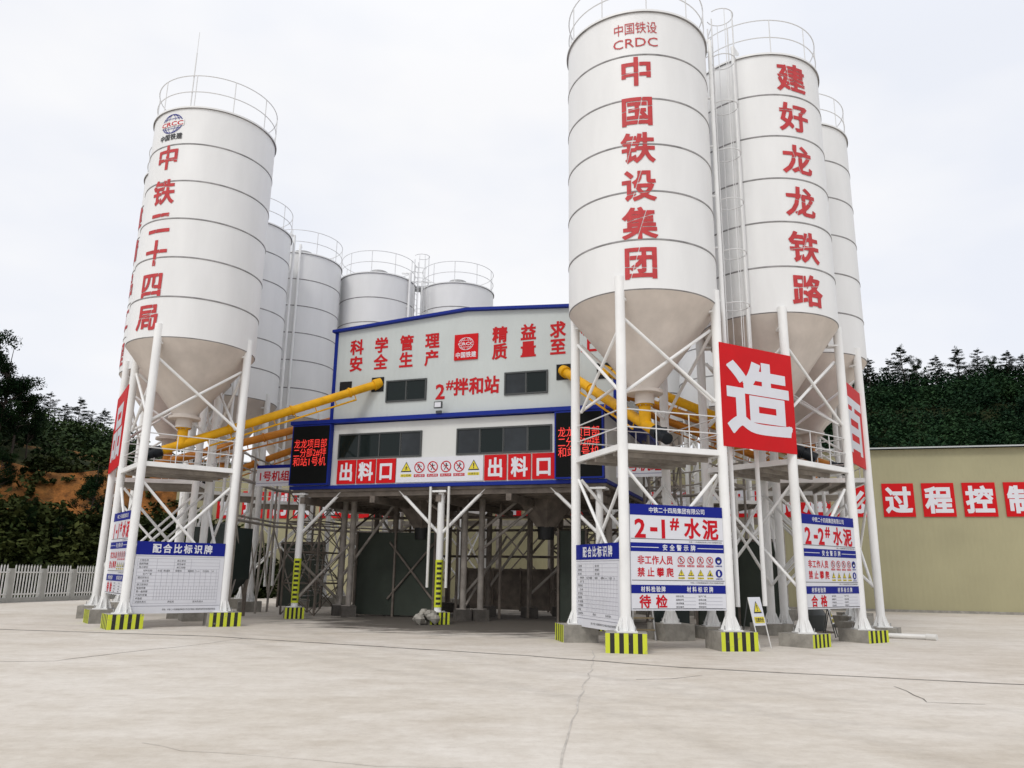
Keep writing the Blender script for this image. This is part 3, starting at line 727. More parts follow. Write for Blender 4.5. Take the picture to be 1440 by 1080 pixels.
    if rod is not None:
        a = radians(rod); p = Vector((c[0] + (RS - .06) * cos(a), c[1] + (RS - .06) * sin(a), ZT)); mb = MB(); mb.tube(p, p + Vector((0, 0, 2.0)), .02, 'rail_steel', n=6); mb.tube(p + Vector((0, 0, 2.0)), p + Vector((0, 0, 2.75)), .010, 'rail_steel', n=6); mb.build('lightning_rod', root)
    # painted characters: cut into narrow strips so that they follow the round shell
    def wrap(m2, name, slits=()):
        fa = lambda x, y, lift=0.0: Vector((x, y, 0))
        bm = bmesh.new(); vs = [bm.verts.new(v) for v in m2.v]
        for f, k in zip(m2.f, m2.m):
            try: bf = bm.faces.new([vs[i] for i in f]); bf.material_index = k
            except ValueError: pass
        for px, py, nx, ny in slits:
            for sg in (-1, 1): bmesh.ops.bisect_plane(bm, geom=bm.verts[:] + bm.edges[:] + bm.faces[:], plane_co=(px + nx * .010 * sg, py + ny * .010 * sg, 0), plane_no=(nx, ny, 0))
            dead = [f for f in bm.faces if abs((f.calc_center_median().x - px) * nx + (f.calc_center_median().y - py) * ny) < .0095]
            bmesh.ops.delete(bm, geom=dead, context='FACES')
        for x in np.arange(-1.2, 1.21, .06): bmesh.ops.bisect_plane(bm, geom=bm.verts[:] + bm.edges[:] + bm.faces[:], plane_co=(x, 0, 0), plane_no=(1, 0, 0))
        out = MB(); bm.verts.ensure_lookup_table(); bm.verts.index_update()
        P = []
        for v in bm.verts:
            t = radians(tang) + v.co.x / RS; rr = RS + .0145 + v.co.z
            P.append((c[0] + rr * cos(t), c[1] + rr * sin(t), v.co.y))
        for k, nm in enumerate(m2.names): out.mi(nm)
        out.v = P; out.f = [[v.index for v in f.verts] for f in bm.faces]; out.m = [f.material_index for f in bm.faces]; out.sm = [False] * len(out.f)
        bm.free(); return out.build(name, root)
    fa = lambda x, y, lift=0.0: Vector((x, y, lift))
    if text:
        for ch, z in zip(text, tz): m2 = MB(); cjk(m2, fa, ch, 0, z, tw, th, 0, 'paint_red', bold=.036); wrap(m2, 'painted_character', [(sr.uniform(-.2, .2), z + sr.uniform(-.2, .2), cos(q), sin(q)) for q in (sr.uniform(-.35, .35), sr.uniform(1.2, 1.9))])
    if logo: m2 = MB(); logo(m2, fa); wrap(m2, 'emblem')
    return root
def square(c, hd, th): return [(c[0] + hd * cos(radians(th + 90 * k)), c[1] + hd * sin(radians(th + 90 * k))) for k in range(4)]
def logo_crdc(m2, fa):
    spaced(m2, fa, '中国铁设', -.42, .42, 15.13, .27, .34, 0, 'paint_red', bold=.0)
    line(m2, fa, 'CRDC', 0, 14.72, .37, 0, 'paint_red', width=1.13, bold=.002)
def logo_crcc(m2, fa):
    globe_logo(m2, fa, 0, 14.98, .40, .33, 0, 'sign_blue', 'silo_paint', 'print_red')
    spaced(m2, fa, '中国铁建', -.33, .33, 14.52, .20, .21, 0, 'ink_black', bold=.03)
R1, R2, R3 = (3.32, 19.1), (7.26, 21.3), (9.5, 24.6)
L1, L2, L3, L4, L5, L6 = (-9.99, 23.52), (-12.15, 27.55), (-11.64, 31.6), (-10.3, 35.7), (-6.89, 37.56), (-2.93, 38.75)
R4, R5, R6 = (10.6, 28.4), (9.0, 32.1), (6.5, 35.4)
A_, B_, C_ = (1.66, 19.91), (2.51, 17.44), (4.98, 18.29)
R1L = [A_, B_, C_, (A_[0] + C_[0] - B_[0], A_[1] + C_[1] - B_[1])]
R2L = square(R2, 1.9, 173); R3L = square(R3, 1.85, 215); L1L = square(L1, 1.85, 172); L2L = square(L2, 1.88, 145)
silo(R1, R1L, 'tallest looking white silo on the right lettered 中国铁设集团 with CRDC at its top', '中国铁设集团', -100, [13.87, 12.76, 11.75, 10.74, 9.75, 8.75], .80, .80, logo_crdc, .40,
     {0: -80, 1: -8, 2: 10, 3: 20}, {0: 1, 1: 1, 2: 1}, ladder=0, pipe=(-9,), ZB=8.08, ZT=15.6)
silo(R2, R2L, 'white silo lettered 建好龙龙铁路 behind the large red 造 sign', '建好龙龙铁路', -73.5, [15.33, 14.08, 12.77, 11.5, 10.18, 8.95], .90, .86, None, .30,
     {0: 20, 1: 42, 2: 33, 3: 20}, {1: 1, 2: 1}, pipe=(-122,), ZB=8.32, ZT=16.03)
silo(R3, R3L, 'rearmost white silo of the right group, the red 百 sign on its leg', fh=.25, yaws={0: 55, 1: 55}, stripes={}, pipe=(60,), ZB=8.2, ZT=15.94)
silo(L1, L1L, 'front white silo on the left lettered 中铁二十四局 with a globe emblem', '中铁二十四局', -111.5, [13.82, 12.66, 11.66, 10.68, 9.68, 8.68], .80, .80, logo_crcc, .38,
     {0: -54, 1: 37, 2: 31, 3: 30}, {0: 1, 1: 2, 2: 1}, rod=-95, pipe=(60,), ZB=8.05, ZT=15.47)
silo(L2, L2L, 'leftmost white silo mostly hidden behind the 中铁二十四局 silo, red characters at its edge', '建精品工程', -150, [14.0, 12.7, 11.4, 10.1, 8.8], .85, .85, None, .38, {1: 20}, {}, pipe=(30,))
silo(L3, square(L3, 1.88, 160), 'plain white silo showing just right of the 中铁二十四局 silo', pipe=(20,))
silo(L4, square(L4, 1.88, 150), 'plain white silo with a pipe down its front, left of the plant roof', pipe=(-78,), ZT=15.85)
silo(L5, square(L5, 1.88, 130), 'plain white silo rising behind the left end of the plant roof', ladder=-18, pipe=(-30,))
silo(L6, square(L6, 1.88, 110), 'plain white silo rising behind the middle of the plant roof', pipe=(-150,))
for cc, th, lb in ((R4, 200, 'white silo behind the 建好龙龙铁路 silo, only legs and cone in view'), (R5, 230, 'white silo behind the front right silo, legs seen under its right half'), (R6, 250, 'white silo behind the front right silo, legs seen under its left half')):
    silo(cc, square(cc, 1.88, th), lb, pipe=(-100,))
# walkway between the two silos behind the roof
mb = MB(); a, b = Vector((*L5, 15.65)), Vector((*L6, 15.65)); e = (b - a).normalized(); s = Vector((-e.y, e.x, 0)); a2, b2 = a + e * 1.75, b - e * 1.75
mb.box((a2 + b2) / 2 + Vector((0, 0, .09)), ((b2 - a2).length, .7, .06), 'galv', ex=e)
for k in (-.33, .33):
    for z in (.6, 1.15): mb.tube(a2 + s * k + Vector((0, 0, z)), b2 + s * k + Vector((0, 0, z)), .016, 'rail_steel', n=6)
tag(mb.build('walkway'), 'short railed walkway bridging the tops of two plain silos behind the roof', 'walkway')

# ------------------------------------------------------------------ mixing plant building
PM = Vector((-2.35, 25.24, 0)); PU = Vector((.943, -.333, 0)); PN = Vector((.333, .943, 0))
def P(u, v, z): return PM + PU * u + PN * v + Vector((0, 0, z))
def pbox(mb, u0, u1, v0, v1, z0, z1, name): mb.box(P((u0 + u1) / 2, (v0 + v1) / 2, (z0 + z1) / 2), (u1 - u0, v1 - v0, z1 - z0), name, ex=PU)
def pface(u, z, v): return plane_face(P(u, v, z), PU)
plant = thing('mixing_plant_building', tuple(PM), 'pale blue trimmed two storey mixing plant on stilts lettered 2#拌和站', 'building')
UL, UR, UC = -4.1, 5.85, .87
mb = MB(); pbox(mb, -5.45, 5.45, 0, 7.2, 4.36, 6.44, 'facade_low'); mb.build('lower_wall', plant)
mb = MB()
prof = [(UL, 6.62), (UR, 6.62), (UR, 9.76), (UC, 10.08), (UL, 9.76)]
vs = [P(u, 0, z) for u, z in prof] + [P(u, 6.6, z) for u, z in prof]
mb.add(vs, [(0, 1, 2, 3, 4), (9, 8, 7, 6, 5), (0, 5, 6, 1), (1, 6, 7, 2), (4, 9, 5, 0)], 'facade'); mb.build('upper_wall', plant)
mb = MB()
for (u0, z0, u1, z1) in ((UL - .12, 9.755, UC, 10.085), (UC, 10.085, UR + .12, 9.755)):
    a, b = [P(u0, -.16, z0), P(u1, -.16, z1), P(u1, 6.8, z1), P(u0, 6.8, z0)], None
    b = [p + Vector((0, 0, .09)) for p in a]; mb.add(a + b, [(0, 3, 2, 1), (4, 5, 6, 7), (0, 1, 5, 4), (1, 2, 6, 5), (2, 3, 7, 6), (3, 0, 4, 7)], 'trim_blue')
mb.build('roof', plant)
mb = MB()
pbox(mb, -5.6, 6.0, -.22, 7.3, 6.47, 6.60, 'trim_blue'); mb.build('eave_trim', plant)
mb = MB(); pbox(mb, -5.55, 5.55, -.05, 7.25, 4.25, 4.36, 'trim_blue'); mb.build('base_trim', plant)
mb = MB(); pbox(mb, UL - .06, UL + .06, -.03, .09, 6.61, 9.75, 'trim_blue'); mb.build('corner_trim', plant); mb = MB(); pbox(mb, UR - .06, UR + .06, -.03, .09, 6.61, 9.75, 'trim_blue'); mb.build('corner_trim', plant)
mb = MB(); pbox(mb, -5.5, 5.5, .1, 7.2, 4.16, 4.245, 'steel_brown')
for k in range(9): pbox(mb, -5.4, 5.4, .2 + k * .82, .32 + k * .82, 4.0, 4.158, 'steel_brown')
for u in (-5.1, -2.4, 0, 2.4, 5.1): pbox(mb, u - .09, u + .09, .1, 7.2, 3.78, 3.998, 'steel_brown')
mb.build('floor_frame', plant)
def window(u0, u1, z0, z1, panes, fr='frame_dark', sheen_panes=None):
    mb = MB(); t = .05
    pbox(mb, u0, u1, -.05, .01, z0, z0 + t, fr); pbox(mb, u0, u1, -.05, .01, z1 - t, z1, fr)
    pbox(mb, u0, u0 + t, -.05, .01, z0 + t, z1 - t, fr); pbox(mb, u1 - t, u1, -.05, .01, z0 + t, z1 - t, fr)
    w = (u1 - u0) / panes
    for k in range(1, panes): pbox(mb, u0 + w * k - .02, u0 + w * k + .02, -.042, .008, z0 + t, z1 - t, fr)
    f = mb.build('window', plant)
    for k in range(panes):
        mb = MB(); off = .012 if k % 2 else .02
        pbox(mb, u0 + w * k + .03, u0 + w * (k + 1) - .03, -off, -.005, z0 + t, z1 - t, 'glass_sheen' if sheen_panes and k in sheen_panes else 'glass_dark'); mb.build('pane', f)
window(-2.03, -.52, 7.12, 7.87, 2); window(2.24, 3.70, 7.11, 7.86, 2, sheen_panes=(0,))
window(-3.74, -.61, 5.24, 6.10, 4, sheen_panes=(3,)); window(.63, 3.84, 5.24, 6.10, 4, sheen_panes=(0, 2))
fc = pface(0, 0, 0)
for txt, z in (('科学管理', 9.17), ('安全生产', 8.57)):
    for ch, u in zip(txt, (-3.27, -2.31, -1.34, -.38)): mb = MB(); cjk(mb, fc, ch, u, z, .50, .53, .012, 'letter_red', .045); mb.build('slogan_character', plant)
for txt, z in (('精益求精', 9.17), ('质量至上', 8.60)):
    for ch, u in zip(txt, (2.05, 3.03, 4.02, 5.03)): mb = MB(); cjk(mb, fc, ch, u, z, .50, .53, .012, 'letter_red', .045); mb.build('slogan_character', plant)
mb = MB(); line(mb, fc, '2', -.02, 7.40, .70, .012, 'letter_red', bold=.035); line(mb, fc, '#', .32, 7.62, .44, .012, 'letter_red', bold=.03)
for ch, u in zip('拌和站', (.72, 1.27, 1.80)): cjk(mb, fc, ch, u, 7.50, .50, .56, .012, 'letter_red', .045)
mb.build('name_lettering', plant)
for u0, z0 in ((-2.60, 7.52), (-3.85, 7.45), (3.98, 7.50), (5.28, 7.45)):
    mb = MB(); pbox(mb, u0, u0 + .46, -.03, .02, z0, z0 + .50, 'opening'); mb.build('conveyor_opening', plant)
# columns
def hazard_column(u, v, striped=True, r=.115, nm='steel_white'):
    mb = MB(); p = P(u, v, 0); mb.tube(p + Vector((0, 0, .36)), p + Vector((0, 0, 4.2)), r, nm, n=16)
    mb.box(p + Vector((0, 0, 4.1)), (.5, .5, .06), nm, ex=PU); mb.box(p + Vector((0, 0, .375)), (.36, .36, .03), nm, ex=PU)
    col = mb.build('column', plant)
    if striped:
        hb = MB(); rr = r + .008; n = 24; z0, z1, k = .5, 1.95, 19
        a = [[p + Vector((rr * cos(2 * pi * i / n), rr * sin(2 * pi * i / n), z0 + (z1 - z0) * j / k)) for i in range(n)] for j in range(k + 1)]
        for j in range(k):
            for i in range(n): hb.quad(a[j][i], a[j][(i + 1) % n], a[j + 1][(i + 1) % n], a[j + 1][i], 'hazard_black' if j % 2 and (i % 8) < 5 else 'hazard_yellow')
        hb.build('hazard_sleeve', col)
    fb = MB(); stripe_box(fb, p, .62 if striped else .5, .36, radians(19.4), 1 if striped else 0, 'footing' if striped else 'footing_dark'); fb.build('footing', col); return col
for u in (-5.2, .05, 5.25): hazard_column(u, .25)
for u, v in ((-4.9, 2.6), (-4.3, 2.2), (.0, 2.4), (.55, 2.6), (5.0, 2.7), (-5.0, 5.2), (-1.3, 5.4), (-.2, 5.3), (1.4, 5.4), (4.9, 5.3), (-3.2, 3.4), (2.2, 6.8), (-2.6, 7.0)):
    hazard_column(u, v, False, .105, 'steel_grime_shade' if v < 3 else 'steel_brown')  # column colour takes in bay shading as well as grime
def brace(a, b, r, nm): m2 = MB(); m2.tube(a, b, r, nm, n=10); m2.build('brace', plant)
for u, s in ((-5.2, 1), (.05, -1), (.05, 1), (5.25, -1)): brace(P(u + .08 * s, .25, 2.8), P(u + 1.58 * s, .25, 4.22), .055, 'steel_white')
for a, b in ((P(-5, 2.6, 1.2), P(-2.9, 2.6, 3.9)), (P(-3.2, 3.4, 2.9), P(-1.3, 3.4, 4.0)), (P(.5, 2.6, 2.3), P(2.6, 2.6, 3.9)), (P(0, 2.4, .8), P(1.6, 5.3, 3.7)), (P(-5, 5.2, .6), P(-2.5, 5.2, 3.9)), (P(-2.5, 5.2, .6), P(-5, 5.2, 3.9)),
             (P(1.4, 5.4, .8), P(4.9, 5.4, 3.9)), (P(4.9, 5.4, .8), P(1.4, 5.4, 3.9)), (P(.55, 2.6, 3.0), P(2.0, 2.6, 4.1)), (P(-4.9, 2.6, .5), P(-5.2, .3, 1.9)), (P(-.2, 5.3, 1.0), P(1.4, 5.4, 3.2))):
    brace(a, b, .05, 'steel_grime_shade')
for a, b, r in ((P(-4.3, 2.2, 3.0), P(-4.9, 5.2, 4.0), .04), (P(-3.2, 3.0, .6), P(-1.4, 3.0, 2.6), .04), (P(-1.4, 3.0, .6), P(-3.2, 3.0, 2.6), .04), (P(0, 2.4, 2.9), P(-1.6, 2.5, 4.1), .05), (P(.1, 2.4, .5), P(.5, 5.3, 2.9), .045),
              (P(5, 2.7, 2.6), P(3.4, 2.7, 4.0), .05), (P(1.4, 5.4, 2.2), P(3.0, 5.4, 4.0), .05), (P(-1.3, 5.4, 3.0), P(0, 5.4, 4.0), .05), (P(2.2, 6.8, 1.2), P(4.9, 6.6, 3.6), .045), (P(-5.2, .3, .6), P(-4.3, 2.2, 2.6), .045)):
    brace(a, b, r, 'steel_grime_shade' if a.y < 28 else 'steel_brown')
for z, v in ((3.55, 4.2), (3.2, 6.4), (2.2, 7.0)): brace(P(-5, v, z), P(5, v, z), .05, 'steel_brown')
for u, v in ((.95, 3.4), (1.7, 4.3), (3.3, 5.0), (4.2, 6.2), (-3.8, 5.8), (-.9, 3.9)):
    m2 = MB(); m2.tube(P(u, v, .05), P(u, v, 4.0), .05, 'steel_brown', n=8); m2.build('service_pipe', plant)
for u in (-.22, .42):
    m2 = MB(); m2.tube(P(u, -.02, 1.1), P(u, -.02, 4.24), .045, 'pvc_white', n=10); m2.build('downpipe', plant)
for u, v in ((-2.0, 3.2), (2.75, 3.0)):   # discharge hoppers
    m2 = MB(); m2.lathe(P(u, v, 0), [(.95, 4.15), (.95, 3.95), (.36, 3.15), (.36, 3.1)], 'steel_brown', n=4); m2.lathe(P(u, v, 0), [(.3, 3.12), (.27, 2.7)], 'rubber_black', n=16); m2.build('discharge_hopper', plant)
# rubble heaped round the middle column foot
mb = MB(); rr = random.Random(4)
for k in range(26):
    a = rr.uniform(0, 6.28); q = rr.uniform(.1, .42); p = P(-.1 + q * cos(a), -.18 + q * .7 * sin(a), max(.05, .42 - q * .7)); s = rr.uniform(.08, .17)
    mb.lathe(p, [(0, -s), (s * .8, -s * .3), (s, s * .2), (s * .5, s * .8), (0, s * .85)], 'footing', n=5)
tag(mb.build('rubble_heap'), kind='stuff'); 
bpy.data.objects['rubble_heap']['label'] = 'grey broken concrete heaped round the striped middle column'

# logo plaque, flood light
t = thing('logo_plaque', tuple(P(.87, 0, 8.36)), 'square red plaque with white globe emblem and 中国铁建 on the upper facade', 'plaque')
fc = pface(.45, 8.40, -.04); mb = MB(); board(mb, fc, .84, .88, .035, 'sign_red'); mb.build('board', t)
mb = MB(); globe_logo(mb, fc, .42, .55, .27, .22, .004, 'sign_white', 'sign_red', 'sign_white'); mb.build('emblem', t)
mb = MB(); spaced(mb, fc, '中国铁建', .14, .70, .17, .17, .19, .004, 'sign_white', .03); mb.build('lettering', t)
t = thing('flood_light', tuple(P(.07, -.25, 6.6)), 'small dark floodlight standing on the blue band above the middle column', 'floodlight')
mb = MB(); mb.box(P(.07, -.32, 6.86), (.28, .07, .22), 'frame_dark', ex=PU); mb.build('housing', t)
mb = MB(); mb.box(P(.07, -.36, 6.86), (.22, .012, .16), 'sign_white', ex=PU); mb.build('lens', t)
mb = MB(); mb.box(P(.07, -.25, 6.64), (.2, .05, .08), 'frame_dark', ex=PU); mb.build('bracket', t)

# ------------------------------------------------------------------ signs on the plant
def led(u0, u1, lines, label):
    t = thing('led_screen', tuple(P((u0 + u1) / 2, -.15, 4.37)), label, 'display')
    w, h = u1 - u0, 2.08; fc = pface(u0, 4.375, -.20)
    mb = MB(); board(mb, fc, w, h, .19, 'trim_blue'); mb.build('housing', t)
    mb = MB(); board(mb, fc, w - .10, h - .10, .01, 'led_panel', .05, .05, .012); mb.build('screen', t)
    mb = MB()
    for i, tx in enumerate(lines): line(mb, fc, tx, w / 2, 1.42 - i * .31, .33, .017, 'led_red', width=w - .24, bold=.006, res=2)
    mb.build('lettering', t); return t
led(-5.5, -3.97, ('龙龙项目部', '二分部2#拌', '和站1号机'), 'dark LED screen with red 和站1号机 text at the left end of the facade')
led(3.97, 5.5, ('龙龙项目部', '二分部2#拌', '和站2号机'), 'dark LED screen at the right end of the facade behind a silo leg')
G = 'red single character panels below the control room windows'
for side, us, ww in (('left', (-3.72, -2.97, -2.22), .70), ('right', (1.62, 2.42, 3.21), .74)):
    for ch, u in zip('出料口', us):
        t = thing('character_panel', tuple(P(u + ww / 2, -.03, 4.4)), 'red panel with white %s in the %s hand 出料口 row under the windows' % (ch, side), 'sign', G)
        fc = pface(u, 4.40, -.045); mb = MB(); board(mb, fc, ww, .80, .04, 'sign_red'); mb.build('board', t)
        mb = MB(); cjk(mb, fc, ch, ww / 2, .40, .52, .60, .004, 'sign_white', .045); mb.build('lettering', t)
t = thing('safety_banner', tuple(P(.05, -.03, 4.4)), 'long white safety banner with six pictograms between the two 出料口 rows', 'sign')
fc = pface(-1.48, 4.40, -.045); mb = MB(); board(mb, fc, 3.06, .80, .04, 'sign_white'); mb.build('board', t)
warn_sign(fc, .36, .46, .20, .004, t, '当心坠物', 'fall')
for k, (x, cp) in enumerate(zip((.84, 1.31, 1.78, 2.24), ('禁止攀登', '禁止跨越', '禁止入内', '禁止通行'))): no_sign(fc, x, .48, .185, .004, t, k, cp)
warn_sign(fc, 2.74, .46, .20, .004, t, '注意安全', '!')
def unit_sign(u0, txt, label):
    t = thing('unit_sign', tuple(P(u0 + .78, .6, 4.45)), label, 'sign'); fc = pface(u0, 4.46, .55)
    mb = MB(); board(mb, fc, 1.56, .76, .04, 'sign_white'); mb.build('board', t)
    mb = MB(); rect(mb, fc, 0, .64, 1.56, .12, .004, 'sign_blue'); rect(mb, fc, .03, .10, 1.5, .012, .004, 'sign_blue'); mb.build('header_band', t)
    mb = MB(); line(mb, fc, txt, .78, .36, .38, .004, 'print_red', width=1.25, bold=.035); mb.build('lettering', t)
unit_sign(-7.42, '1号机组', 'white sign reading 1号机组 beside the left LED screen'); unit_sign(5.72, '2号机组', 'white sign reading 2号机组 seen under the front right silo deck')

# ------------------------------------------------------------------ signs on the silos
def between(a, b, z, inset=.12, out=0.0):
    a, b = Vector((*a, 0)), Vector((*b, 0)); e = (b - a).normalized(); n = Vector((e.y, -e.x, 0)); w = (b - a).length - 2 * inset
    return plane_face(a + e * inset + n * out + Vector((0, 0, z)), e), w, (a + b) / 2 + n * out + Vector((0, 0, z))
def cement_sign(a, b, code, state, label):
    fc, W, base = between(a, b, .84, out=.05); H = 2.28
    t = thing('cement_sign', tuple(base), label, 'sign', 'material boards hung between the silo legs')
    mb = MB(); board(mb, fc, W, H, .03, 'sign_white'); mb.build('board', t)
    mb = MB(); Lf = .004
    rect(mb, fc, 0, 2.04, W, .24, Lf, 'sign_blue'); rect(mb, fc, 0, 1.25, W, .19, Lf, 'sign_blue'); rect(mb, fc, 0, .36, W, .18, Lf, 'sign_blue'); mb.build('header_band', t)
    mb = MB()
    rect(mb, fc, .02, 1.52, W - .04, .012, Lf, 'ink_black'); rect(mb, fc, .02, .63, W - .04, .012, Lf, 'ink_black'); rect(mb, fc, .02, .03, W - .04, .012, Lf, 'ink_black')
    for x0, x1 in ((0, .30), (.70, 1)): rect(mb, fc, x0 * W + .02, 1.335, (x1 - x0) * W - .04, .014, Lf * 2, 'sign_white')
    mb.build('rule_line', t)
    mb = MB()
    line(mb, fc, '中铁二十四局集团有限公司', W * .5, 2.16, .13, Lf * 2, 'sign_white', width=W * .60, bold=.02)
    spaced(mb, fc, '安全警示牌', W * .36, W * .66, 1.345, .12, .13, Lf * 2, 'sign_white', .03, 2)
    spaced(mb, fc, '材料检验牌', W * .12, W * .33, .45, .10, .12, Lf * 2, 'sign_white', .03, 2); spaced(mb, fc, '材料标识牌', W * .60, W * .84, .45, .10, .12, Lf * 2, 'sign_white', .03, 2)
    x = W * .07
    for ch, dx, hh, dy in ((code[0], 0, .56, 0), ('-', .34, .60, .06), (code[1], .58, .56, 0)): line(mb, fc, ch, x + dx * W / 2.37 + .08, 1.77 + dy, hh, Lf, 'print_red', bold=.04)
    line(mb, fc, '#', W * .47, 1.90, .36, Lf, 'print_red', bold=.04)
    cjk(mb, fc, '水', W * .66, 1.78, .40, .44, Lf, 'print_red', .045); cjk(mb, fc, '泥', W * .86, 1.77, .40, .44, Lf, 'print_red', .045)
    spaced(mb, fc, '非工作人员', W * .105, W * .405, 1.07, .165, .185, Lf, 'print_red', .03); spaced(mb, fc, '禁止攀爬', W * .105, W * .405, .81, .175, .195, Lf, 'print_red', .03)
    spaced(mb, fc, state, W * .14, W * .31, .19, .27, .27, Lf, 'print_red', .04)
    line(mb, fc, '中铁二十四局集团有限公司龙龙铁路项目部', W * .80, 1.48, .04, Lf, 'ink_black', width=W * .36, bold=.005, res=1); line(mb, fc, '中铁二十四局集团有限公司龙龙铁路项目部', W * .80, .59, .04, Lf, 'ink_black', width=W * .36, bold=.005, res=1)
    for i, (p, q) in enumerate((('材料名称', '生产厂家'), ('规格型号', '进场日期'), ('进场数量', '检验状态'), ('报告编号', '使用部位'))):
        line(mb, fc, p, W * .46, .30 - i * .075, .05, Lf, 'ink_black', align='l', bold=.01, res=1); line(mb, fc, q, W * .70, .30 - i * .075, .05, Lf, 'ink_black', align='l', bold=.01, res=1)
        rect(mb, fc, W * .54, .27 - i * .075, W * .13, .005, Lf, 'ink_grey'); rect(mb, fc, W * .78, .27 - i * .075, W * .18, .005, Lf, 'ink_grey')
    mb.build('lettering', t)
    k = W / 2.37
    for i, cp in enumerate(('禁止烟火', '禁止攀登', '禁止跨越', '禁止触摸')):
        no_sign(fc, W * (.527 + .1035 * i), 1.08, .086 * k, Lf, t, i, cp)
        warn_sign(fc, W * (.527 + .1035 * i), .79, .082 * k, Lf, t, ('当心触电', '当心坠落', '注意安全', '当心落物')[i], ('bolt', 'fall', '!', 'x')[i])
    must_sign(fc, W * .935, 1.08, .088 * k, Lf, t, 0, '必须戴安全帽'); must_sign(fc, W * .935, .80, .088 * k, Lf, t, 1, '必须戴防护手套')
def mix_sign(a, b, label):
    fc, W, base = between(a, b, .37, out=.05); H = 1.91
    t = thing('mix_ratio_sign', tuple(base), label, 'sign', 'blue topped mix ratio boards between silo legs')
    mb = MB(); board(mb, fc, W, H, .03, 'sign_white'); mb.build('board', t)
    mb = MB(); rect(mb, fc, 0, H - .36, W, .36, .004, 'sign_blue'); mb.build('header_band', t)
    mb = MB(); spaced(mb, fc, '配合比标识牌', W * .22, W * .80, H - .18, .22, .24, .008, 'sign_white', .04); mb.build('lettering', t)
    mb = MB(); Lf = .004; x0, x1 = W * .03, W * .95; top = H - .46; rows = 13; rh = (top - .26) / rows
    def hl(y, a_=x0, b_=x1, t_=.005): rect(mb, fc, a_, y, b_ - a_, t_, Lf, 'ink_grey')
    def vl(x, y0, y1): rect(mb, fc, x, y0, .005, y1 - y0, Lf, 'ink_grey')
    hl(H - .40, 0, W, .010); hl(.19, 0, W, .012)
    for i in range(rows + 1): hl(top - i * rh)
    for x in (x0, x1): vl(x, .26, top)
    for x in (.24, .43, .62): vl(W * x, top - 3 * rh, top)
    for i in range(12): vl(W * (.24 + i * .062), .26 + rh, top - 3 * rh)
    for i in range(11): vl(W * (.271 + i * .062), .26 + rh, top - 8 * rh)
    mb.build('table_grid', t)
    mb = MB()
    def tx(s, x, i, h=.058): line(mb, fc, s, W * x, top - (i + .5) * rh, h, .006, 'ink_black', align='l', bold=.012, res=1)
    for i, s in enumerate(('工程名称', '强度等级', '施工部位', '材料名称', '生产厂家', '理论配合比', '含水率', '施工配合比', '每盘用量', '第一盘用量', '外加剂掺量', '坍落度')): tx(s, .05 if i not in (3, 4, 6) else .10, i)
    for i, s in enumerate(('施工单位', '报告编号', '施工日期')): tx(s, .46, i)
    for s, x in (('水泥', .255), ('粉煤灰', .32), ('细骨料', .45), ('粗骨料', .59), ('5-10', .68), ('外加剂', .76), ('水', .87)): tx(s, x, 3)
    tx('试验负责人', .05, 12); tx('质检员', .40, 12); tx('技术负责人', .68, 12)
    line(mb, fc, '说明：中铁二十四局集团有限公司龙龙铁路工程指挥部项目经理部拌和站', W * .65, .10, .055, .006, 'ink_black', width=W * .60, bold=.012, res=1)
    mb.build('table_lettering', t)
def red_sign(a, b, z0, z1, ch, label, inset=-.05, out=.13):
    fc, W, base = between(a, b, z0, inset, out); H = z1 - z0
    t = thing('red_sign', tuple(base), label, 'sign', 'big red single character boards between silos')
    mb = MB(); board(mb, fc, W, H, .04, 'sign_red'); mb.build('board', t)
    mb = MB(); cjk(mb, fc, ch, W / 2, H / 2, W * .84, H * .70, .005, 'sign_white', .046, 4); mb.build('lettering', t)
cement_sign(B_, C_, '21', '待检', 'white and blue board reading 2-1# 水泥 with 待检 between the front right silo legs')
cement_sign(R2L[1], R2L[2], '22', '合格', 'white and blue board reading 2-2# 水泥 with 合格 between the second right silo legs')
cement_sign(L1L[0], L1L[1], '11', '待检', 'white and blue board reading 1-1# 水泥 seen at a steep angle on the left silo')
mix_sign(L1L[1], L1L[2], 'blue topped 配合比标识牌 table board facing front on the left silo')
mix_sign(A_, B_, 'blue topped 配合比标识牌 table board seen obliquely on the front right silo')
red_sign(C_, R2L[1], 4.56, 7.10, '造', 'large red board with white 造 between the two front right silos')
red_sign(R2L[2], R3L[1], 4.70, 7.0, '百', 'red board with white 百 turned edgewise beside the beige warehouse', .02, .0)
red_sign(L2L[1], L1L[0], 4.56, 7.10, '品', 'red board with white 品 turned edgewise at the far left silo leg')

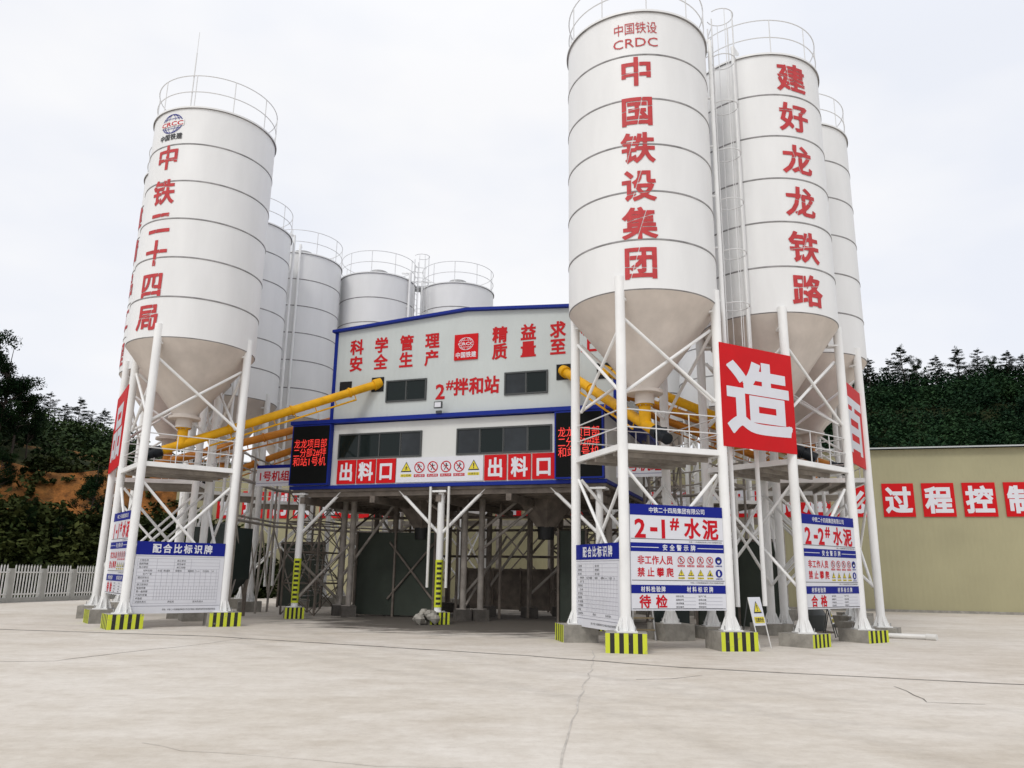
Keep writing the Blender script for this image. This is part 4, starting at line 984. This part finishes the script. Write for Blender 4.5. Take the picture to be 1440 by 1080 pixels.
# ------------------------------------------------------------------ screw conveyors
def screw(c, end, label, z0=5.22, r=.135, nm='yellow_paint', back=.55):
    a = Vector((c[0], c[1], z0)); b = Vector(end); d = (b - a).normalized(); lo = a - d * back
    t = thing('screw_conveyor', (c[0], c[1], z0), label, 'conveyor', 'yellow screw conveyors from silo outlets to the plant')
    mb = MB(); mb.tube(lo, b, r, nm, n=20); Ln = (b - lo).length
    k = 2
    while k < Ln: mb.tube(lo + d * (k - .025), lo + d * (k + .025), r + .035, nm, n=20); k += 2.0
    s = d.cross(Vector((0, 0, 1))).normalized(); up = s.cross(d)
    mb.tube(b - d * .25, b + d * .02, r + .05, nm, n=20); mb.build('tube', t)
    mb = MB(); mb.tube(a + Vector((0, 0, .0)), a + Vector((0, 0, .52)), .15, nm, n=18); mb.tube(a + Vector((0, 0, .47)), a + Vector((0, 0, .53)), .21, nm, n=18)
    for q in range(8): mb.tube(a + Vector((.18 * cos(q * .785), .18 * sin(q * .785), .45)), a + Vector((.18 * cos(q * .785), .18 * sin(q * .785), .57)), .014, 'galv', n=6)
    mb.build('inlet', t)
    mb = MB(); mb.tube(lo - d * .02, lo - d * .25, .17, 'motor_dark', n=18); mb.tube(lo - d * .25, lo - d * .62, .14, 'motor_dark', n=18); mb.box(lo - d * .42 + Vector((0, 0, .16)), (.16, .14, .1), 'motor_dark'); mb.build('motor', t)
    mb = MB(); o = -up * (r + .16); f0, f1 = .18, .86
    mb.tube(lo + d * Ln * f0 + o, lo + d * Ln * f1 + o, .03, nm, n=8); n = 7
    for q in range(n + 1):
        p = lo + d * (Ln * (f0 + (f1 - f0) * q / n)); mb.tube(p - up * r * .9, p + o, .018, nm, n=6)
    mb.build('stiffener', t)
    return t
screw(L1, tuple(P(-2.3, .05, 7.83)), 'bright yellow screw conveyor from the front left silo up to the facade')
screw(L2, tuple(P(-4.05, 1.2, 7.0)), 'ochre yellow screw conveyor below the bright one, entering the plant side wall', nm='orange_paint')
screw(L3, tuple(P(-4.05, 3.6, 7.4)), 'yellow screw conveyor from the third left silo to the plant side', nm='orange_paint')
screw(R1, tuple(P(4.2, .05, 7.80)), 'bright yellow screw conveyor crossing the front right silo legs to the facade')
screw(R2, tuple(P(5.5, .05, 7.72)), 'yellow screw conveyor from the second right silo, upper one under the front silo cone')
screw(R3, tuple(P(5.8, 1.6, 7.3)), 'orange yellow screw conveyor below the upper pair under the right silos', nm='orange_paint')
screw(R4, tuple(P(5.8, 4.2, 7.3)), 'orange yellow screw conveyor farthest back under the right silos', nm='orange_paint')

# ------------------------------------------------------------------ beige warehouse with its slogan panels
WO, WU, WN = Vector((-15.11, 48.49, 0)), Vector((.9679, -.2515, 0)), Vector((.2515, .9679, 0))
def W(s, v, z): return WO + WU * s + WN * v + Vector((0, 0, z))
S0, S1, DEP = -6.3, 62.0, 24.0
wh = thing('warehouse', tuple(W((S0 + S1) / 2, 0, 0)), 'long beige ribbed warehouse behind the plant carrying red slogan panels', 'building')
mb = MB(); vs = [W(s, v, z) for v in (0, DEP) for z in (0, 7.96) for s in (S0, S1)]
vs += [W(S0, DEP / 2, 9.6), W(S1, DEP / 2, 9.6)]
mb.add(vs, [(0, 1, 3, 2), (5, 4, 6, 7), (4, 0, 2, 8, 6), (1, 5, 7, 9, 3)], 'shed_beige')
o = mb.build('wall', wh)
mb = MB()
for v0, z0, v1, z1 in ((-.35, 7.97, DEP / 2, 9.68), (DEP / 2, 9.68, DEP + .35, 7.97)):
    a = [W(S0 - .3, v0, z0), W(S1 + .3, v0, z0), W(S1 + .3, v1, z1), W(S0 - .3, v1, z1)]; b = [p + Vector((0, 0, .07)) for p in a]
    mb.add(a + b, [(0, 3, 2, 1), (4, 5, 6, 7), (0, 1, 5, 4), (1, 2, 6, 5), (2, 3, 7, 6), (3, 0, 4, 7)], 'roof_grey')
mb.build('roof', wh)
mb = MB(); mb.box(W((S0 + S1) / 2, -.03, .06), (S1 - S0, .06, .12), 'footing', ex=WU); mb.build('plinth', wh)
PH = ('管理制度标准化', '人员配备标准化', '现场管理标准化', '过程控制标准化'); k = 0
for ph in PH:
    for ch in ph:
        gi = PH.index(ph); s = (-.75 - 1.76 + k * 1.76 + gi * .44) if gi < 3 else 35.75 + (k - 21) * 1.829; k += 1
        if k > 26: break
        t = thing('slogan_panel', tuple(W(s, -.05, 4.58)), 'red panel with white %s in the words %s on the beige warehouse wall' % (ch, ph), 'sign', 'red slogan panels on the beige warehouse')
        fc = plane_face(W(s - .73, -.06, 4.58), WU); mb = MB(); board(mb, fc, 1.46, 1.66, .05, 'sign_red'); mb.build('board', t)
        mb = MB(); cjk(mb, fc, ch, .73, .83, 1.16, 1.28, .006, 'sign_white', .05, 3); mb.build('lettering', t)

# ------------------------------------------------------------------ white picket fence on the left
fn = thing('picket_fence', (-21.5, 33.0, 0), 'white picket fence with grey concrete posts at the left edge of the yard', 'fence')
fp = [Vector((-23.9, 23.0, 0)), Vector((-21.85, 34.2, 0)), Vector((-20.4, 39.8, 0)), Vector((-19.3, 44.5, 0)), Vector((-19.0, 47, 0))]
D = [0]
for a, b in zip(fp[:-1], fp[1:]): D.append(D[-1] + (b - a).length)
def fat(s):
    for i in range(len(fp) - 1):
        if s <= D[i + 1]: return fp[i].lerp(fp[i + 1], (s - D[i]) / (D[i + 1] - D[i]))
    return fp[-1]
s = 0; pitch = 1.75
while s + pitch < D[-1]:
    a, b = fat(s), fat(s + pitch); e = (b - a).normalized(); mb = MB(); mb.box(a + Vector((0, 0, .72)), (.22, .16, 1.44), 'post_concrete', ex=e); mb.build('post', fn)
    mb = MB(); n = 9
    for q in range(n):
        p = a + e * (.22 + (pitch - .44) * q / (n - 1)); mb.box(p + Vector((0, 0, .82)), (.055, .025, 1.5), 'picket', ex=e)
        mb.add([p + e * .0275 + Vector((0, 0, 1.57)), p - e * .0275 + Vector((0, 0, 1.57)), p + Vector((0, 0, 1.64))], [(0, 1, 2), (2, 1, 0)], 'picket')
    nn = Vector((e.y, -e.x, 0))
    for z in (.35, 1.28): mb.box((a + b) / 2 + nn * .03 + Vector((0, 0, z)), (pitch - .24, .03, .06), 'picket', ex=e)
    mb.build('picket_panel', fn); s += pitch
mb = MB()
for a, b in zip(fp[:-1], fp[1:]): mb.box((a + b) / 2 + Vector((0, 0, .1)), ((b - a).length, .14, .2), 'post_concrete', ex=b - a)
mb.build('plinth', fn)

# ------------------------------------------------------------------ things under and beside the plant
def sheet(u0, u1, v, h, label, nm='sheet_green', z0=.05):
    t = thing('site_screen', tuple(P((u0 + u1) / 2, v, 0)), label, 'screen'); mb = MB(); pbox(mb, u0, u1, v, v + .04, z0, h, nm); mb.build('sheet', t)
    mb = MB(); n = max(2, int((u1 - u0) / 1.2) + 1)
    for i in range(n): u = u0 + .04 + (u1 - u0 - .08) * i / (n - 1); pbox(mb, u - .035, u + .035, v - .072, v - .002, 0, h + .04, 'steel_brown')
    pbox(mb, u0, u1, v - .06, v - .003, h - .09, h - .03, 'steel_brown') if h < 2.9 else None
    mb.build('frame', t); return t
sheet(-4.6, -1.35, 3.05, 2.95, 'wide dark green sheet screen left of the middle striped column')
sheet(3.15, 4.2, 3.0, 3.0, 'narrow dark green sheet screen behind the right mix ratio board')
sheet(-10.4, -8.2, 6.6, 2.75, 'dark green sheet screen behind the left striped column')
sheet(7.6, 10.3, 3.6, 2.75, 'dark sheet screen behind the two front right silos')
sheet(-2.9, 3.4, 9.6, 1.75, 'low grey green sheet screen far back under the plant', 'steel_brown')
# tank
t = thing('liquid_tank', tuple(P(-7.9, -.3, 0)), 'dark green hopper bottomed tank on legs beside the left mix ratio board', 'tank'); mb = MB()
for z0, z1, a0, a1 in ((1.25, 2.95, .68, .68), (.75, 1.25, .35, .68)):
    q = [P(-7.9 + i * a, -.3 + j * a, z) for z, a in ((z0, a0), (z1, a1)) for i, j in ((-1, -1), (1, -1), (1, 1), (-1, 1))]
    mb.add(q, [(3, 2, 1, 0), (4, 5, 6, 7), (0, 1, 5, 4), (1, 2, 6, 5), (2, 3, 7, 6), (3, 0, 4, 7)], 'tank_green')
for z in (1.3, 2.1, 2.88): pbox(mb, -8.6, -7.2, -1.0, -.96, z, z + .07, 'tank_green')
mb.build('body', t)
mb = MB(); mb.lathe(P(-7.9, -.3, 0), [(.34, 2.952), (.30, 3.08), (.12, 3.13), (0, 3.13)], 'tank_green', n=20); mb.build('lid', t)
for i in (-1, 1):
    for j in (-1, 1): mb = MB(); mb.box(P(-7.9 + i * .62, -.3 + j * .62, .63), (.09, .09, 1.25), 'steel_brown', ex=PU); mb.build('leg', t)
# stair tower
t = thing('stair_tower', tuple(P(-6.0, 2.6, 0)), 'dark steel lattice stair tower right of the left striped column', 'stairs'); mb = MB()
c4 = [(-6.9, 1.9), (-5.5, 1.9), (-5.5, 3.6), (-6.9, 3.6)]
for u, v in c4: mb.tube(P(u, v, 0), P(u, v, 4.6), .04, 'steel_brown', n=6)
for z in (1.1, 2.2, 3.3, 4.4):
    for i in range(4): mb.tube(P(*c4[i], z), P(*c4[(i + 1) % 4], z), .026, 'steel_brown', n=6)
for i, z in enumerate((0, 1.1, 2.2, 3.3)):
    for q in range(4):
        a, b = c4[q], c4[(q + 1) % 4]; mb.tube(P(*a, z), P(*b, z + 1.1), .02, 'steel_brown', n=6); mb.tube(P(*b, z), P(*a, z + 1.1), .02, 'steel_brown', n=6)
mb.build('lattice', t); mb = MB()
for f in range(4):
    for q in range(6):
        k = q / 6; u = -6.8 + 1.2 * (k if f % 2 == 0 else 1 - k); pbox(mb, u, u + .2, 2.1 + (f % 2) * .7, 2.7 + (f % 2) * .7, f * 1.1 + k * 1.1 + .1, f * 1.1 + k * 1.1 + .13, 'galv')
mb.build('tread', t)
# lattice belt conveyor rising to the back of the plant, and two open lattice towers
def lattice(mb, a, b, w, h, n, r, nm):
    a, b = Vector(a), Vector(b); d = (b - a).normalized(); s = d.cross(Vector((0, 0, 1))); s = s.normalized() if s.length > .01 else Vector((1, 0, 0)); up = s.cross(d)
    cs = [s * (w / 2 * i) + up * (h / 2 * j) for i, j in ((-1, -1), (1, -1), (1, 1), (-1, 1))]
    for c in cs: mb.tube(a + c, b + c, r, nm, n=6)
    for k in range(n):
        p, q = a.lerp(b, k / n), a.lerp(b, (k + 1) / n)
        for i in range(4):
            c0, c1 = cs[i], cs[(i + 1) % 4]; mb.tube(p + c0, p + c1, r * .7, nm, n=5); mb.tube(p + (c0 if k % 2 else c1), q + (c1 if k % 2 else c0), r * .7, nm, n=5)
t = thing('belt_conveyor', tuple(P(2.0, 16, 0)), 'brown lattice belt conveyor climbing to the back of the plant between its columns', 'conveyor')
mb = MB(); lattice(mb, P(2.6, 21, .8), P(1.4, 7.4, 6.2), 1.1, .8, 14, .045, 'steel_brown'); mb.build('gallery', t)
mb = MB(); a, b = P(2.6, 21, 1.22), P(1.4, 7.4, 6.62); e = b - a; mb.box((a + b) / 2, (e.length, .9, .03), 'rubber_black', ex=e, ey=Vector((0, 0, 1)).cross(Vector((e.x, e.y, 0)).normalized())); mb.build('belt', t)
t = thing('lattice_tower', tuple(P(1.9, 8.4, 0)), 'brown open lattice tower seen through the bay right of the middle column', 'tower')
mb = MB(); lattice(mb, P(1.9, 8.4, 0), P(1.9, 8.4, 6.0), 1.0, 1.0, 7, .05, 'steel_brown'); mb.build('lattice', t)
t = thing('lattice_tower', tuple(P(6.4, 5.2, 0)), 'grey lattice tower standing behind the front right silo boards', 'tower')
mb = MB(); lattice(mb, P(6.4, 5.2, 0), P(6.4, 5.2, 6.4), 1.1, 1.1, 7, .045, 'steel_grime_shade'); mb.build('lattice', t)
# aggregate gantry behind the plant: beams, railing and posts
t = thing('aggregate_gantry', tuple(P(0, 13, 0)), 'long grey railed gantry behind the plant in front of the warehouse', 'gantry'); mb = MB()
for z in (3.9, 5.4): mb.box(P(0, 13, z), (22, .18, .26), 'steel_grime_shade', ex=PU)
for z in (5.9, 6.4): mb.tube(P(-11, 12.9, z), P(11, 12.9, z), .02, 'steel_grime_shade', n=6)
mb.build('beam', t)
for i in range(9): u = -10.5 + i * 2.6; m2 = MB(); m2.tube(P(u, 13, 0), P(u, 13, 6.4), .09, 'steel_grime_shade', n=10); m2.build('post', t)
mb = MB()
for i in range(8): u = -10.5 + i * 2.6; mb.tube(P(u, 13, 1.0), P(u + 2.6, 13, 3.8), .035, 'steel_brown', n=6); mb.tube(P(u + 2.6, 13, 1.0), P(u, 13, 3.8), .035, 'steel_brown', n=6)
mb.build('bracing', t)
for lab, pts in (('grey pipe rack with thin posts between the right rear silos', [(6.0, 24.0), (8.2, 27.5), (7.0, 30.5), (3.5, 33.0)]), ('grey pipe rack with thin posts between the left rear silos', [(-9.3, 27.0), (-9.2, 31.0), (-7.2, 34.0), (-3.5, 35.5)])):
    t = thing('pipe_rack', (*pts[0], 0), lab, 'rack'); mb = MB()
    for a, b in zip(pts[:-1], pts[1:]):
        for z, r in ((3.2, .05), (3.35, .04), (4.6, .06), (5.0, .03), (5.5, .03)): mb.tube((*a, z), (*b, z), r, 'steel_grime_shade', n=8)
    mb.build('pipe', t)
    for a, b in zip(pts[:-1], pts[1:]):
        for k in range(3):
            x, y = a[0] + (b[0] - a[0]) * k / 3, a[1] + (b[1] - a[1]) * k / 3; m2 = MB(); m2.tube((x, y, 0), (x, y, 5.5), .045, 'steel_grime_shade', n=8); m2.build('post', t)
            x2, y2 = a[0] + (b[0] - a[0]) * (k + 1) / 3, a[1] + (b[1] - a[1]) * (k + 1) / 3
            m2 = MB(); m2.tube((x, y, .5), (x2, y2, 3.1), .03, 'steel_grime_shade', n=6); m2.tube((x2, y2, .5), (x, y, 3.1), .03, 'steel_grime_shade', n=6); m2.build('brace', t)
# folding warning signs
def a_frame(x, y, yaw, h, w, label, lean=.22, frame='pvc_white'):
    t = thing('folding_sign', (x, y, 0), label, 'sign', 'folding warning signs by the right silos'); n = Vector((sin(yaw), -cos(yaw), 0)); e = Vector((cos(yaw), sin(yaw), 0)); base = Vector((x, y, 0))
    apex = base - n * (h * lean) + Vector((0, 0, h)); back = base - n * (2 * h * lean)
    dn = (base - apex).normalized(); nf = e.cross(-dn)
    if nf.dot(n) < 0: nf = -nf
    fc = lambda a, b, lift=0.0: apex + e * (a - w / 2) + dn * (h * 1.02 * (1 - b)) + nf * lift
    mb = MB()
    for s in (-1, 1):
        mb.tube(base + e * (s * w / 2), apex + e * (s * w / 2), .014, frame, n=6); mb.tube(back + e * (s * w / 2), apex + e * (s * w / 2), .014, 'frame_dark', n=6)
    mb.tube(back - e * (w / 2) + Vector((0, 0, .2)) + n * .04, back + e * (w / 2) + Vector((0, 0, .2)) + n * .04, .012, 'frame_dark', n=6); mb.build('frame', t)
    mb = MB(); fl = lambda a, b, lift=0.0: fc(a, b / h, lift); board(mb, fl, w, h * .56, .014, 'sign_white', 0, h * .44, .016); mb.build('panel', t)
    warn_sign(fl, w / 2, h * .77, w * .36, .022, t)
    mb = MB(); rect(mb, fl, w * .08, h * .49, w * .84, h * .12, .022, 'sign_yellow'); line(mb, fl, '注意安全', w / 2, h * .55, h * .09, .025, 'ink_black', width=w * .7, bold=.03); mb.build('lettering', t)
a_frame(5.84, 18.62, radians(38), 1.12, .44, 'white folding sign with yellow warning triangle beside the second right silo leg')
a_frame(9.0, 22.4, radians(60), .78, .34, 'small black framed folding sign behind the 2-2# board', frame='frame_dark')
# small clutter
mb = MB(); mb.tube((10.2, 22.5, .075), (11.25, 22.0, .075), .065, 'pvc_white', n=14); mb.tube((11.25, 22.0, .075), (11.42, 21.8, .075), .085, 'pvc_white', n=14)
tag(mb.build('plastic_pipe'), 'white plastic pipe lying on the yard right of the silos', 'pipe')
def lump(name, c, r, nm, label, cat, seed, zs=.6):
    rr = random.Random(seed); mb = MB(); n = 14; ks = [rr.uniform(.85, 1.15) for _ in range(n)]; V = []; prof = [(.75, 0), (1.0, .25), (.95, .6), (.6, .92), (.2, 1.02)]
    for a, z in prof: V += [Vector((c[0] + r * a * k * cos(2 * pi * i / n), c[1] + r * a * k * .7 * sin(2 * pi * i / n), r * zs * 1.6 * z * (1 + .1 * k))) for i, k in enumerate(ks)]
    mb.add(V, [(j * n + i, j * n + (i + 1) % n, (j + 1) * n + (i + 1) % n, (j + 1) * n + i) for j in range(4) for i in range(n)], nm, True); mb.add(V[-n:], [tuple(range(n))], nm); return tag(mb.build(name), label, cat, 'sacks by the left silo')
lump('sack', (-11.15, 24.0, 0), .34, 'sack', 'white sack lying behind the left mix ratio board', 'sack', 3)
lump('sack', (-11.5, 24.6, 0), .30, 'sack', 'brownish white sack behind the first at the left silo foot', 'sack', 9)
t = thing('mixing_drum', (9.1, 24.4, 0), 'dark round machine on the ground under the 2-2# board', 'machine'); mb = MB(); mb.lathe((9.1, 24.4, 0), [(.36, .05), (.42, .5), (.28, .72), (.26, .78), (0, .78)], 'frame_dark', n=24); mb.build('drum', t)
mb = MB(); mb.box((9.1, 24.4, .025), (.9, .9, .05), 'steel_brown'); mb.build('skid', t)
t = thing('step_ladder', (3.4, 20.6, 0), 'short brown stepladder behind the 2-1# board', 'ladder'); mb = MB()
for s in (-.28, .28): mb.tube((3.4 + s, 20.4, 0), (3.4 + s * .8, 20.75, 1.2), .025, 'galv', n=6)
mb.build('rail', t); mb = MB()
for k in range(4): mb.box((3.4, 20.48 + k * .08, .25 + k * .28), (.54 - k * .03, .12, .03), 'plywood')
mb.build('tread', t)
t = thing('control_cabinet', (4.3, 21.6, 0), 'dark cabinet standing between the legs of the front right silo', 'cabinet'); mb = MB(); mb.box((4.3, 21.6, .75), (.9, .5, 1.3), 'tank_green'); mb.build('body', t)
mb = MB(); mb.box((4.3, 21.6, .05), (.8, .42, .1), 'footing'); mb.build('base', t)
bpy.data.objects.remove(_to)
bpy.data.curves.remove(_cu)
